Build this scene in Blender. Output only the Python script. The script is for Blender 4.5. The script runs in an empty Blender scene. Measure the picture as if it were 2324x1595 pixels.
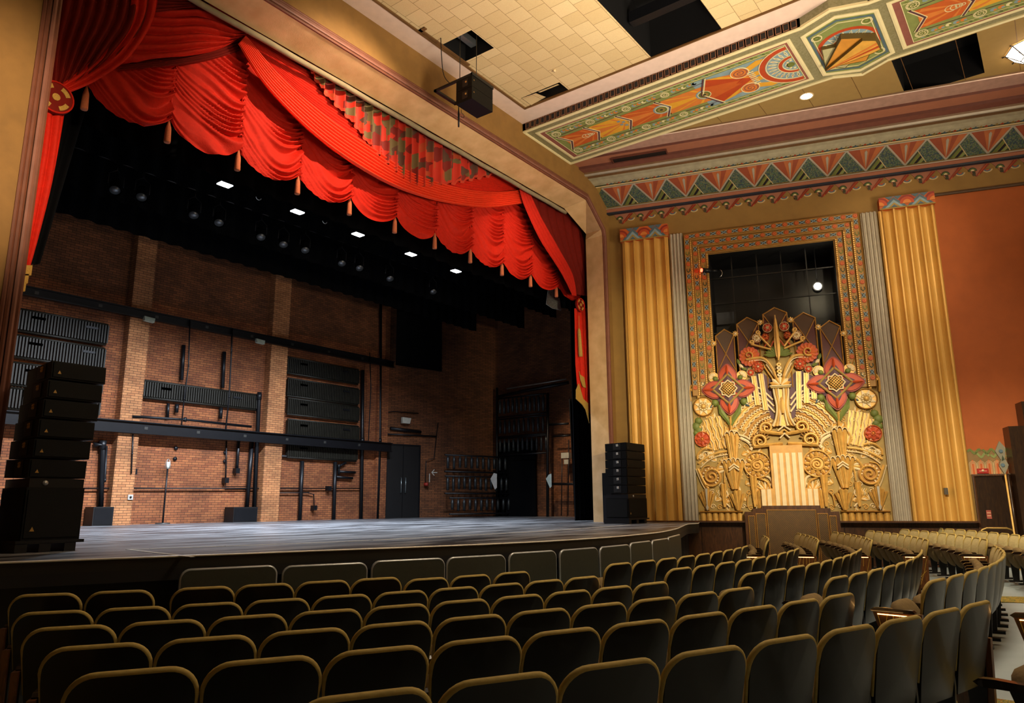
import bpy, math, random
from mathutils import Vector, Matrix
random.seed(7)
sc = bpy.context.scene
R_ = math.radians
sin, cos, pi = math.sin, math.cos, math.pi
CZ = 1.592                      # eye height above the front floor
# ------------------------------------------------------------------ camera
FPX, HOR, YAW, ROLL = 1655.58, 1144.6, R_(36.80), R_(-0.3485)
pt_ = math.atan((HOR - 797.5) / FPX)
FW = Vector((cos(YAW) * cos(pt_), sin(YAW) * cos(pt_), sin(pt_)))
RT0 = Vector((sin(YAW), -cos(YAW), 0)); UP0 = RT0.cross(FW)
RT = cos(ROLL) * RT0 + sin(ROLL) * UP0
UP = -sin(ROLL) * RT0 + cos(ROLL) * UP0
cd = bpy.data.cameras.new('camera'); cam = bpy.data.objects.new('camera', cd)
sc.collection.objects.link(cam); sc.camera = cam
cam.matrix_world = Matrix(((RT.x, UP.x, -FW.x, 0), (RT.y, UP.y, -FW.y, 0), (RT.z, UP.z, -FW.z, CZ), (0, 0, 0, 1)))
cd.sensor_width = 36; cd.lens = 36 * FPX / 2324; cd.clip_start = .05; cd.clip_end = 200
# ------------------------------------------------------------------ world, exposure
w = bpy.data.worlds.new('world'); sc.world = w; w.use_nodes = True
w.node_tree.nodes['Background'].inputs[0].default_value = (1, .78, .5, 1)
w.node_tree.nodes['Background'].inputs[1].default_value = .02
vs = sc.view_settings; vs.view_transform = 'Standard'; vs.look = 'None'; vs.gamma = 1; vs.use_curve_mapping = False
vs.exposure = 1.0
sc.cycles.use_denoising = True
sc.cycles.max_bounces = 6; sc.cycles.diffuse_bounces = 4; sc.cycles.sample_clamp_indirect = 4
# ------------------------------------------------------------------ lamps of the house and the stage, plus added fill
def lamp(name, kind, loc, aim, power, col, size=.5, spot=None, blend=.6, sy=None, spread=None):
    d = bpy.data.lights.new(name, kind); d.energy = power; d.color = col
    o = bpy.data.objects.new(name, d); sc.collection.objects.link(o); o.location = loc
    if kind == 'AREA':
        d.size = size
        if sy: d.shape = 'RECTANGLE'; d.size_y = sy
        if spread: d.spread = R_(spread)
    else: d.shadow_soft_size = size
    if kind == 'SPOT': d.spot_size = R_(spot); d.spot_blend = blend
    v = Vector(aim) - Vector(loc)
    o.rotation_euler = v.to_track_quat('-Z', 'Y').to_euler()
    return o
WARM = (1, .70, .38); TUNG = (1, .80, .55); COOL = (.80, .88, 1); NEUT = (1, .82, .60)
lamp('house_fill', 'AREA', (8, -6, CZ + 8.6), (11, 5, 0), 110, WARM, 5, sy=3)  # added unseen fill for the general warm level
lamp('house_fill', 'AREA', (9, 1.5, CZ + 9.3), (10, 2.2, 0), 170, NEUT, 2.5, sy=2.0, spread=130)      # added fill over the seats, no fixture
lamp('house_fill', 'AREA', (15.2, 0, CZ + 9.0), (16.5, 1, 0), 110, NEUT, 1.6, sy=1.6, spread=110)  # added fill above the right seat block
lamp('ceiling_fill', 'AREA', (9, 1.5, CZ + 3.6), (10.8, 5.5, CZ + 9.6), 150, NEUT, 2.0, spread=95)         # added up-facing fill to brighten the ceiling, no fixture
lamp('ceiling_fill', 'AREA', (14, -3, CZ + 3.0), (16.5, 5, CZ + 9.6), 120, NEUT, 2.5, spread=100)  # second added fill, aimed up at the side ceiling
# lit from the front of house
lamp('front_of_house_light', 'SPOT', (8.8, 6.6, CZ + 9.2), (8.2, 11.2, CZ + 6.9), 980, (1, .74, .50), .1, 62, .9)
lamp('front_of_house_light', 'SPOT', (13.2, 7.0, CZ + 9.2), (15.2, 11.2, CZ + 6.3), 350, (1, .72, .48), .1, 44, .9)
lamp('front_of_house_light', 'SPOT', (7, -2, CZ + 6.5), (19.6, 5.8, CZ + 1.5), 5600, (1, .86, .60), .3, 22, .95)
lamp('front_of_house_light', 'SPOT', (11, 0, CZ + 8.8), (20.4, 2.9, CZ + 6.6), 560, (1, .82, .54), .15, 26, .8)
lamp('front_of_house_light', 'SPOT', (10, 2, CZ + 3), (18.75, 9.2, CZ + 3.6), 1500, (1, .84, .54), .2, 34, .9)
lamp('front_of_house_light', 'SPOT', (2.2, 3, CZ + 5), (2.5, 10.1, CZ + 4.6), 1500, (1, .74, .48), .3, 34, .9)
lamp('front_of_house_light', 'SPOT', (5, 1, CZ + 7.5), (21, 1, CZ - .9), 4200, (1, .86, .62), .3, 26, .9)
# ------------------------------------------------------------------ materials
def lin(h):
    h = h.lstrip('#'); v = [int(h[i:i + 2], 16) / 255 for i in (0, 2, 4)]
    return tuple(x / 12.92 if x <= .04045 else ((x + .055) / 1.055) ** 2.4 for x in v) + (1,)
MC = {}
def mat(name, col, rough=.6, metal=0., var=.12, scale=6., bump=0., spec=.5, emit=0., coat=0., col2=None, bscale=40.):
    if name in MC: return MC[name]
    m = bpy.data.materials.new(name); m.use_nodes = True; MC[name] = m
    nt = m.node_tree; b = nt.nodes['Principled BSDF']; L = nt.links.new
    c = lin(col) if isinstance(col, str) else tuple(col) + (1,)
    b.inputs['Roughness'].default_value = rough; b.inputs['Metallic'].default_value = metal
    b.inputs['Specular IOR Level'].default_value = spec; b.inputs['Coat Weight'].default_value = coat
    if emit:
        b.inputs['Base Color'].default_value = c
        b.inputs['Emission Color'].default_value = c; b.inputs['Emission Strength'].default_value = emit
        return m
    tc = nt.nodes.new('ShaderNodeTexCoord'); n = nt.nodes.new('ShaderNodeTexNoise')
    n.inputs['Scale'].default_value = scale; n.inputs['Detail'].default_value = 4
    L(tc.outputs['Object'], n.inputs['Vector'])
    r = nt.nodes.new('ShaderNodeValToRGB'); r.color_ramp.elements[0].position = .3; r.color_ramp.elements[1].position = .7
    c2 = lin(col2) if col2 else None
    r.color_ramp.elements[0].color = tuple(x * (1 - var) for x in c[:3]) + (1,)
    r.color_ramp.elements[1].color = c2 if c2 else tuple(min(1, x * (1 + var)) for x in c[:3]) + (1,)
    L(n.outputs['Fac'], r.inputs['Fac']); L(r.outputs['Color'], b.inputs['Base Color'])
    if bump:
        n2 = nt.nodes.new('ShaderNodeTexNoise'); n2.inputs['Scale'].default_value = bscale; n2.inputs['Detail'].default_value = 3
        L(tc.outputs['Object'], n2.inputs['Vector'])
        bp = nt.nodes.new('ShaderNodeBump'); bp.inputs['Strength'].default_value = bump; bp.inputs['Distance'].default_value = .01
        L(n2.outputs['Fac'], bp.inputs['Height']); L(bp.outputs['Normal'], b.inputs['Normal'])
    return m
def brick_mat(name, c1, c2, mortar, rot=None, soot=.0):
    m = bpy.data.materials.new(name); m.use_nodes = True; nt = m.node_tree; b = nt.nodes['Principled BSDF']; L = nt.links.new
    N = nt.nodes.new
    tc = N('ShaderNodeTexCoord'); sep = N('ShaderNodeSeparateXYZ'); comb = N('ShaderNodeCombineXYZ'); L(tc.outputs['Object'], sep.inputs[0])
    add = N('ShaderNodeMath'); add.operation = 'ADD'; L(sep.outputs[0], add.inputs[0]); L(sep.outputs[1], add.inputs[1])
    L(add.outputs[0], comb.inputs[0]); L(sep.outputs[2], comb.inputs[1])
    br = N('ShaderNodeTexBrick'); br.inputs['Scale'].default_value = 1; br.inputs['Brick Width'].default_value = .215; br.inputs['Row Height'].default_value = .071
    br.inputs['Mortar Size'].default_value = .006; br.inputs['Mortar Smooth'].default_value = .3; br.inputs['Bias'].default_value = -.1
    br.inputs['Color1'].default_value = lin(c1); br.inputs['Color2'].default_value = lin(c2); br.inputs['Mortar'].default_value = lin(mortar)
    L(comb.outputs[0], br.inputs['Vector'])
    n = N('ShaderNodeTexNoise'); n.inputs['Scale'].default_value = 1.1; n.inputs['Detail'].default_value = 6; L(tc.outputs['Object'], n.inputs['Vector'])
    mr = N('ShaderNodeMapRange'); mr.inputs['From Min'].default_value = .3; mr.inputs['From Max'].default_value = .7
    mr.inputs['To Min'].default_value = .55; mr.inputs['To Max'].default_value = 1.15; L(n.outputs['Fac'], mr.inputs[0])
    mx = N('ShaderNodeMix'); mx.data_type = 'RGBA'; mx.blend_type = 'MULTIPLY'; mx.inputs[0].default_value = 1
    L(br.outputs['Color'], mx.inputs[6]); L(mr.outputs[0], mx.inputs[7]); L(mx.outputs[2], b.inputs['Base Color'])
    b.inputs['Roughness'].default_value = .85
    bp = N('ShaderNodeBump'); bp.inputs['Strength'].default_value = .5; bp.inputs['Distance'].default_value = .01; bp.invert = True
    L(br.outputs['Fac'], bp.inputs['Height']); L(bp.outputs['Normal'], b.inputs['Normal'])
    return m
def tile_mat():
    m = bpy.data.materials.new('acoustic_tile'); m.use_nodes = True; nt = m.node_tree; b = nt.nodes['Principled BSDF']; L = nt.links.new; N = nt.nodes.new
    tc = N('ShaderNodeTexCoord'); br = N('ShaderNodeTexBrick'); br.offset = .5
    br.inputs['Scale'].default_value = 1; br.inputs['Brick Width'].default_value = .39; br.inputs['Row Height'].default_value = .4133
    br.inputs['Mortar Size'].default_value = .0045; br.inputs['Mortar Smooth'].default_value = .1
    br.inputs['Color1'].default_value = lin('#d8c194'); br.inputs['Color2'].default_value = lin('#cbb283'); br.inputs['Mortar'].default_value = lin('#7d6440')
    L(tc.outputs['Object'], br.inputs['Vector'])
    n = N('ShaderNodeTexNoise'); n.inputs['Scale'].default_value = 60; L(tc.outputs['Object'], n.inputs['Vector'])
    mx = N('ShaderNodeMix'); mx.data_type = 'RGBA'; mx.blend_type = 'OVERLAY'; mx.inputs[0].default_value = .15
    L(br.outputs['Color'], mx.inputs[6]); L(n.outputs['Fac'], mx.inputs[7]); L(mx.outputs[2], b.inputs['Base Color'])
    b.inputs['Roughness'].default_value = .9
    return m
def wood_mat(name, c1, c2, rough=.35, sc_=(3, 3, .6)):
    m = bpy.data.materials.new(name); m.use_nodes = True; nt = m.node_tree; b = nt.nodes['Principled BSDF']; L = nt.links.new; N = nt.nodes.new
    tc = N('ShaderNodeTexCoord'); mp = N('ShaderNodeMapping'); mp.inputs['Scale'].default_value = sc_; L(tc.outputs['Object'], mp.inputs[0])
    n = N('ShaderNodeTexNoise'); n.inputs['Scale'].default_value = 7; n.inputs['Detail'].default_value = 8; n.inputs['Distortion'].default_value = 1.2; L(mp.outputs[0], n.inputs['Vector'])
    r = N('ShaderNodeValToRGB'); r.color_ramp.elements[0].color = lin(c1); r.color_ramp.elements[1].color = lin(c2)
    r.color_ramp.elements[0].position = .35; r.color_ramp.elements[1].position = .65
    L(n.outputs['Fac'], r.inputs[0]); L(r.outputs[0], b.inputs['Base Color']); b.inputs['Roughness'].default_value = rough
    return m
def deck_mat():
    m = bpy.data.materials.new('stage_deck'); m.use_nodes = True; nt = m.node_tree; b = nt.nodes['Principled BSDF']; L = nt.links.new; N = nt.nodes.new
    tc = N('ShaderNodeTexCoord'); mp = N('ShaderNodeMapping'); mp.inputs['Scale'].default_value = (.28, 1.1, 1); mp.inputs['Rotation'].default_value = (0, 0, R_(-12)); L(tc.outputs['Object'], mp.inputs[0])
    n = N('ShaderNodeTexNoise'); n.inputs['Scale'].default_value = 2.4; n.inputs['Detail'].default_value = 9; n.inputs['Roughness'].default_value = .65; L(mp.outputs[0], n.inputs['Vector'])
    r = N('ShaderNodeValToRGB'); r.color_ramp.elements[0].color = lin('#1b1c1f'); r.color_ramp.elements[1].color = lin('#7f8287')
    r.color_ramp.elements[0].position = .40; r.color_ramp.elements[1].position = .62
    L(n.outputs['Fac'], r.inputs[0]); L(r.outputs[0], b.inputs['Base Color'])
    rr = N('ShaderNodeMapRange'); rr.inputs['To Min'].default_value = .32; rr.inputs['To Max'].default_value = .5; L(n.outputs['Fac'], rr.inputs[0]); L(rr.outputs[0], b.inputs['Roughness'])
    return m
BLACK = mat('black_paint', '#0d0d0f', .55); BLK2 = mat('black_metal', '#15161a', .4, .3)
CLOTHK = mat('black_velour', '#0a0b0e', .95, spec=.1)
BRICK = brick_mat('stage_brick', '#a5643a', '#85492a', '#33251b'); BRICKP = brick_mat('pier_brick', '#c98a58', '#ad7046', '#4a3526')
BRICKD = brick_mat('stage_brick_shaded', '#8a5430', '#6a4023', '#241a12')  # darker copy of the brick, with the shade put into its colour
CREAM = mat('cream_plaster', '#d0a873', .7, var=.10, scale=3, bump=.15, col2='#deb987')
BROWN = mat('brown_plaster', '#86632f', .75, var=.10, scale=4, bump=.1)
ORANGE = mat('orange_plaster', '#a8551f', .75, var=.06, scale=3, bump=.1)
TAN = mat('olive_tan_plaster', '#8d6c34', .75, var=.08, scale=3, bump=.1)
REDTRIM = mat('dusty_red_trim', '#70402c', .6); PINK = mat('dusty_pink_plaster', '#dcc3b4', .75, var=.05)
PINK2 = mat('rose_brown_plaster', '#a0664c', .75, var=.05); MAROONP = mat('maroon_trim', '#5a2c1e', .7)
GOLD = mat('gold_leaf', '#cfa050', .42, .25, var=.15, scale=9, bump=.15, bscale=25)
GOLDD = mat('dull_gold', '#9a6c28', .5, .3, var=.18, scale=9); GOLDL = mat('pale_gold', '#d9ac5c', .45, .25, var=.1)
CREAMP = mat('cream_paint', '#ddc79a', .55, var=.06); SILV = mat('silver_paint', '#aaa08e', .45, .25, var=.06)
OLIVE = mat('olive_gold_field', '#9a7f40', .6, .1, var=.15)
REDP = mat('coral_red_paint', '#b2441c', .55, var=.1); REDD = mat('deep_red_paint', '#8a2a1c', .55, var=.1)
GREENP = mat('leaf_green_paint', '#66702f', .6, var=.15); BLUEP = mat('slate_blue_paint', '#4d6470', .6, var=.12)
PURP = mat('plum_paint', '#4f2f38', .6, var=.15); MAROON = mat('maroon_panel', '#4a120d', .5, var=.1); UMBER = mat('umber_panel', '#452a10', .5, var=.1)
NAVY = mat('navy_paint', '#1f2836', .5); DGREEN = mat('dark_green_paint', '#2f3d24', .6)
ORG1 = mat('orange_paint', '#cf7a34', .6, var=.06); ORG2 = mat('amber_paint', '#d9a02e', .6, var=.06); ORG3 = mat('brick_orange_paint', '#bd5a22', .6, var=.06)
SAGE = mat('sage_grey_paint', '#857f5e', .7, var=.06); LBLUE = mat('pale_blue_paint', '#7f98a0', .6); LGREEN = mat('moss_paint', '#7f8a4c', .6)
CREAM2 = mat('ivory_line_paint', '#ded3a4', .6, var=.03); MAUVE = mat('mauve_paint', '#8a5348', .6); SAND = mat('sand_paint', '#c2a978', .6)
WOOD = wood_mat('walnut_panel', '#3a2210', '#57351a', .35); WOODD = wood_mat('dark_walnut', '#22140b', '#33200f', .3)
def emis(name, col, s): return mat(name, col, emit=s)
# ------------------------------------------------------------------ mesh builder
class MB:
    def __init__(s): s.v = []; s.f = []; s.m = []; s.mats = []; s.sm = []
    def mi(s, m):
        if m not in s.mats: s.mats.append(m)
        return s.mats.index(m)
    def add(s, vs_, fs, m, smooth=False):
        b = len(s.v); s.v += [tuple(v) for v in vs_]; k = s.mi(m)
        for f in fs: s.f.append([b + i for i in f]); s.m.append(k); s.sm.append(smooth)
    def box(s, a, b, m, M=None):
        x0, y0, z0 = a; x1, y1, z1 = b
        vs_ = [Vector(p) for p in ((x0, y0, z0), (x1, y0, z0), (x1, y1, z0), (x0, y1, z0), (x0, y0, z1), (x1, y0, z1), (x1, y1, z1), (x0, y1, z1))]
        if M: vs_ = [M @ v for v in vs_]
        s.add(vs_, [(0, 3, 2, 1), (4, 5, 6, 7), (0, 1, 5, 4), (1, 2, 6, 5), (2, 3, 7, 6), (3, 0, 4, 7)], m)
    def prism(s, pts, d, m):
        pts = [Vector(p) for p in pts]; d = Vector(d); n = len(pts)
        s.add(pts + [p + d for p in pts], [tuple(range(n)), tuple(range(2 * n - 1, n - 1, -1))] + [(i, (i + 1) % n, n + (i + 1) % n, n + i) for i in range(n)], m)
    def quad(s, *p, m): s.add(p, [(0, 1, 2, 3)], m)
    def tube(s, pts, r, m, n=8, closed=False, cap=True):
        pts = [Vector(p) for p in pts]; N = len(pts); rs = r if isinstance(r, (list, tuple)) else [r] * N
        vs_ = []; pu = None
        for i, p in enumerate(pts):
            a = pts[i - 1] if (i or closed) else pts[0]; b = pts[(i + 1) % N] if (i < N - 1 or closed) else pts[-1]
            t = (b - a).normalized()
            if pu is None: pu = Vector((0, 0, 1)) if abs(t.z) < .9 else Vector((1, 0, 0))
            u = (pu - t * pu.dot(t)).normalized(); pu = u; v = t.cross(u)
            for k in range(n): vs_.append(p + (u * cos(2 * pi * k / n) + v * sin(2 * pi * k / n)) * rs[i])
        fs = []
        for i in range(N if closed else N - 1):
            j = (i + 1) % N
            for k in range(n): fs.append((i * n + k, i * n + (k + 1) % n, j * n + (k + 1) % n, j * n + k))
        if cap and not closed: fs += [tuple(range(n - 1, -1, -1)), tuple(range((N - 1) * n, N * n))]
        s.add(vs_, fs, m, True)
    def cyl(s, a, b, r, m, n=12): s.tube([a, b], r, m, n)
    def grid(s, fn, nu, nv, m, smooth=True, thick=None):
        vs_ = [fn(i / nu, j / nv) for j in range(nv + 1) for i in range(nu + 1)]
        s.add(vs_, [(j * (nu + 1) + i, j * (nu + 1) + i + 1, (j + 1) * (nu + 1) + i + 1, (j + 1) * (nu + 1) + i) for j in range(nv) for i in range(nu)], m, smooth)
    def build(s, name, parent=None, m=None):
        me = bpy.data.meshes.new(name); off = Vector(parent.location) if parent is not None and parent.parent is None else Vector((0, 0, 0))
        if parent is not None and parent.parent is not None: off = Vector(parent.parent.location) + Vector(parent.location)
        me.from_pydata([tuple(Vector(v) - off) for v in s.v], [], s.f)
        for q in s.mats: me.materials.append(q)
        me.polygons.foreach_set('material_index', s.m); me.polygons.foreach_set('use_smooth', s.sm); me.update()
        o = bpy.data.objects.new(name, me); sc.collection.objects.link(o)
        if parent is not None: o.parent = parent
        return o
def tag(o, label=None, cat=None, group=None, kind=None):
    if label: o['label'] = label
    if cat: o['category'] = cat
    if group: o['group'] = group
    if kind: o['kind'] = kind
    return o
def thing(name, label, cat, loc=(0, 0, 0), group=None):
    o = bpy.data.objects.new(name, None); sc.collection.objects.link(o); o.location = loc; o.empty_display_size = .1
    return tag(o, label, cat, group)
def struct(mb, name, label=None):
    o = mb.build(name); o['kind'] = 'structure'
    if label: o['label'] = label; 
    return o
# pixel of the photograph -> point on a plane of the room
def ray(x, y): return FW + RT * ((x - 1162) / FPX) - UP * ((y - 797.5) / FPX)
def onY(x, y, Y): r = ray(x, y); return r * (Y / r.y) + Vector((0, 0, CZ))
def onZ(x, y, z): r = ray(x, y); return r * ((z - CZ) / r.z) + Vector((0, 0, CZ))
class Frame:
    def __init__(s, O, a, b, n): s.O = Vector(O); s.a = Vector(a).normalized(); s.b = Vector(b).normalized(); s.n = Vector(n).normalized()
    def pt(s, a, b, c=0): return s.O + s.a * a + s.b * b + s.n * c
    def px(s, x, y, c=0):
        r = ray(x, y); P = s.O + s.n * c - Vector((0, 0, CZ)); Q = r * (P.dot(s.n) / r.dot(s.n)) + Vector((0, 0, CZ)) - s.O
        return Q.dot(s.a), Q.dot(s.b)
ANG = R_(107)
WD = Vector((-cos(ANG), -sin(ANG), 0)); WN = Vector((-sin(ANG), cos(ANG), 0))
WF = Frame((18.45, 10.1, CZ), WD, (0, 0, 1), WN)     # right side wall: a along it away from the stage, b height over eye level
def poly(mb, F, pts, c0, c1, m): mb.prism([F.pt(a, b, c0) for a, b in pts], F.n * (c1 - c0), m)
def stroke(mb, F, pts, wd, c0, c1, m, closed=False, ridge=0.):
    n = len(pts); P = [Vector((p[0], p[1])) for p in pts]; L = []; Rr = []; ws = wd if isinstance(wd, (list, tuple)) else [wd] * n
    for i in range(n):
        a = P[i - 1] if (i or closed) else P[0]; b = P[(i + 1) % n] if (i < n - 1 or closed) else P[-1]
        if i and i < n - 1 or closed:
            d1 = (P[i] - a).normalized(); d2 = (b - P[i]).normalized(); t = d1 + d2
            if t.length < 1e-4: t = d1
            t.normalize(); k = 1 / max(.45, t.dot(d1))
        else: t = (b - a).normalized(); k = 1
        nn = Vector((-t.y, t.x)) * ws[i] / 2 * k
        L.append(P[i] + nn); Rr.append(P[i] - nn)
    vs_ = []
    for i in range(n): vs_ += [F.pt(L[i].x, L[i].y, c0), F.pt(L[i].x, L[i].y, c1), F.pt(P[i].x, P[i].y, c1 + ridge), F.pt(Rr[i].x, Rr[i].y, c1), F.pt(Rr[i].x, Rr[i].y, c0)]
    fs = []
    for i in range(n if closed else n - 1):
        j = (i + 1) % n
        for k in range(4): fs.append((i * 5 + k, i * 5 + k + 1, j * 5 + k + 1, j * 5 + k))
    if not closed: fs += [(0, 1, 2, 3, 4), tuple(range(n * 5 - 1, n * 5 - 6, -1))]
    mb.add(vs_, fs, m)
def circ(a, b, r, n=24, rb=None, t0=0): return [(a + r * cos(2 * pi * k / n + t0), b + (rb or r) * sin(2 * pi * k / n + t0)) for k in range(n)]
def disc(mb, F, a, b, r, c0, c1, m, n=24, rb=None): poly(mb, F, circ(a, b, r, n, rb), c0, c1, m)
def ring(mb, F, a, b, r, wd, c0, c1, m, n=28, rb=None, ridge=0.): stroke(mb, F, circ(a, b, r, n, rb), wd, c0, c1, m, True, ridge)
def dome(mb, F, a, b, r, c0, h, m, n=16, k=4):
    vs_ = [F.pt(a, b, c0 + h)]
    for j in range(1, k + 1):
        t = pi / 2 * j / k
        vs_ += [F.pt(a + r * sin(t) * cos(2 * pi * i / n), b + r * sin(t) * sin(2 * pi * i / n), c0 + h * cos(t)) for i in range(n)]
    fs = [(0, 1 + i, 1 + (i + 1) % n) for i in range(n)]
    for j in range(k - 1): fs += [(1 + j * n + i, 1 + (j + 1) * n + i, 1 + (j + 1) * n + (i + 1) % n, 1 + j * n + (i + 1) % n) for i in range(n)]
    mb.add(vs_, fs, m, True)
def petal(mb, F, a, b, ang, r0, r1, wd, c0, c1, m, ridge=.01, n=6):
    # leaf shape from radius r0 to r1 with a raised midrib
    ca, sa = cos(ang), sin(ang); L = []; Cc = []; Rr = []
    for i in range(n + 1):
        t = i / n; r = r0 + (r1 - r0) * t; h = wd / 2 * sin(pi * min(1, (t * .86 + .12))) ** .8
        for arr, o, c in ((L, h, c1), (Cc, 0, c1 + ridge), (Rr, -h, c1)): arr.append(F.pt(a + r * ca - o * sa, b + r * sa + o * ca, c))
    vs_ = L + Cc + Rr + [p - F.n * (c1 - c0) for p in L] + [p - F.n * (c1 - c0) for p in Rr]; k = n + 1; fs = []
    for i in range(n): fs += [(i, i + 1, k + i + 1, k + i), (k + i, k + i + 1, 2 * k + i + 1, 2 * k + i), (i, i + 1, 3 * k + i + 1, 3 * k + i), (2 * k + i, 2 * k + i + 1, 4 * k + i + 1, 4 * k + i)]
    mb.add(vs_, fs, m)
def spiral(a, b, r, turns, t0, sgn=1, n=26, rin=.12):
    return [(a + r * (rin + (1 - rin) * i / n) * cos(t0 + sgn * 2 * pi * turns * i / n), b + r * (rin + (1 - rin) * i / n) * sin(t0 + sgn * 2 * pi * turns * i / n)) for i in range(n + 1)]
def lerp(a, b, t): return tuple(x + (y - x) * t for x, y in zip(a, b))
def crv(pts, t):
    # Catmull-Rom through pts, t in 0..1
    n = len(pts) - 1; x = min(max(t, 0), 1) * n; i = min(int(x), n - 1); u = x - i
    p = [pts[max(0, i - 1)], pts[i], pts[i + 1], pts[min(n, i + 2)]]
    return tuple(.5 * (2 * p[1][k] + (p[2][k] - p[0][k]) * u + (2 * p[0][k] - 5 * p[1][k] + 4 * p[2][k] - p[3][k]) * u * u + (3 * p[1][k] - p[0][k] - 3 * p[2][k] + p[3][k]) * u ** 3) for k in range(len(p[0])))
# ================================================================== STRUCTURE
CX, CY = 10.67, 18.65
ST = 1.10
def fz(r): return -.03 + max(0, r - 14) * .0185
# auditorium floor: gently raked cone around the stage
mb = MB(); CONC = mat('pale_concrete_floor', '#9aa6a8', .55, var=.1, scale=1.5)
CARP = bpy.data.materials.new('patterned_carpet'); CARP.use_nodes = True
nt = CARP.node_tree; vo = nt.nodes.new('ShaderNodeTexVoronoi'); vo.inputs['Scale'].default_value = 22
tc = nt.nodes.new('ShaderNodeTexCoord'); nt.links.new(tc.outputs['Object'], vo.inputs['Vector'])
rp_ = nt.nodes.new('ShaderNodeValToRGB'); nt.links.new(vo.outputs['Distance'], rp_.inputs[0]); rp_.color_ramp.interpolation = 'CONSTANT'
for i, (p_, c_) in enumerate(((0, '#7a2f22'), (.22, '#8a7a2c'), (.42, '#4c5a2c'), (.6, '#a5862f'))):
    e = rp_.color_ramp.elements[i] if i < 2 else rp_.color_ramp.elements.new(p_)
    e.position = p_; e.color = lin(c_)
nt.links.new(rp_.outputs[0], nt.nodes['Principled BSDF'].inputs['Base Color']); nt.nodes['Principled BSDF'].inputs['Roughness'].default_value = .95
rad = [8, 11, 12.5, 13.5] + [14 + i * .7 for i in range(20)]; NA = 60; A0, A1 = R_(-150), R_(-30)
vs_ = [(CX + r * cos(A0 + (A1 - A0) * i / NA), CY + r * sin(A0 + (A1 - A0) * i / NA), fz(r)) for r in rad for i in range(NA + 1)]
mb.add(vs_, [(j * (NA + 1) + i, j * (NA + 1) + i + 1, (j + 1) * (NA + 1) + i + 1, (j + 1) * (NA + 1) + i) for j in range(len(rad) - 1) for i in range(NA)], CONC)
tag(struct(mb, 'floor', 'pale grey concrete floor under the seat rows'))
for nm, (af, r0) in enumerate(((lambda r: -123.3 + (r - 14.68) * .97 - math.degrees(.78 / r), 14.9), (lambda r: -101.5, 15.0), (lambda r: -77.4, 14.2))):
    mb = MB(); pts = []; hw_ = (.42, .3, .42)[nm]
    for j in range(24):
        r = r0 + j * .3; a_ = af(r)
        for s_ in (-1, 1): pts.append((CX + r * cos(R_(a_)) - s_ * hw_ * sin(R_(a_)), CY + r * sin(R_(a_)) + s_ * hw_ * cos(R_(a_)), fz(r) + .008))
    mb.add(pts, [(2 * j, 2 * j + 1, 2 * j + 3, 2 * j + 2) for j in range(23)], CARP)
    tag(mb.build('aisle_carpet'), ['red and gold patterned aisle carpet left of the left seat block', 'red and gold patterned aisle carpet between left and middle seat blocks', 'red and gold patterned aisle carpet between middle and right seat blocks'][nm], 'carpet', 'aisle carpets')
# --- proscenium wall
fl = [(3.33, ST), (3.33, CZ + 7.92), (4.22, CZ + 8.6), (17.12, CZ + 8.61), (17.92, CZ + 7.95), (18.02, CZ + 7.8), (18.02, ST)]
bl = [(3.26, ST), (3.26, CZ + 7.95), (4.45, CZ + 8.42), (16.89, CZ + 8.42), (18.08, CZ + 8.0), (18.05, CZ + 7.8), (18.05, ST)]
ZT = CZ + 9.75
mb = MB(); YF, YB = 10.1, 10.7
def wq(y, pts, m): mb.add([(x, y, z) for x, z in pts], [tuple(range(len(pts)))], m)
for y, lp, m in ((YF, fl, BROWN), (YB, bl, BLACK)):
    wq(y, [(-8, -.2), lp[0][:1] + (-.2,), lp[0], lp[1], (lp[1][0], ZT + .5), (-8, ZT + .5)], m)
    wq(y, [lp[1], lp[2], (lp[2][0], ZT + .5), (lp[1][0], ZT + .5)], m)
    wq(y, [lp[2], lp[3], (lp[3][0], ZT + .5), (lp[2][0], ZT + .5)], m)
    wq(y, [lp[3], lp[4], lp[5], (lp[5][0], ZT + .5), (lp[3][0], ZT + .5)], m)
    wq(y, [lp[5], lp[6], (lp[6][0], -.2), (22, -.2), (22, ZT + .5), (lp[5][0], ZT + .5)], m)
for i in range(6):
    mb.quad((fl[i][0], YF, fl[i][1]), (fl[i + 1][0], YF, fl[i + 1][1]), (bl[i + 1][0], YB, bl[i + 1][1]), (bl[i][0], YB, bl[i][1]), m=CREAM)
struct(mb, 'wall_proscenium', 'brown proscenium wall with cream reveal around the stage opening')
# red ridges following the arch
mb = MB(); PF = Frame((0, YF, 0), (1, 0, 0), (0, 0, 1), (0, -1, 0))
def offs(k): return [(3.33 - k, ST), (3.33 - k, CZ + 7.92 + k * .45), (4.22 - k * .4, CZ + 8.6 + k), (17.12 + k * .4, CZ + 8.61 + k), (17.96 + k, CZ + 7.95 + k * .45), (18.02 + k, CZ + 7.75), (18.02 + k, ST)]
for k, c, m in ((.0, .03, REDTRIM), (.055, .045, mat('pale_red_trim', '#86584a', .5)), (.115, .03, REDTRIM), (.165, .02, REDTRIM)): stroke(mb, PF, offs(k + .02), .05, -.005, c, m, ridge=.012)
struct(mb, 'trim_1', 'dusty red triple moulding around the stage arch')
mb = MB(); mb.tube([(4.4, YB + .03, CZ + 8.34)] + [(4.4 + i * .62, YB + .03, CZ + 8.345 + .008 * sin(i * 2.1)) for i in range(1, 21)] + [(17.0, YB + .03, CZ + 8.34)], .055, mat('grey_padding', '#8f8468', .9), 8)
tag(mb.build('padded_curtain_pipe'), 'grey padded pipe running under the top of the stage arch', 'pipe')
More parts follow.
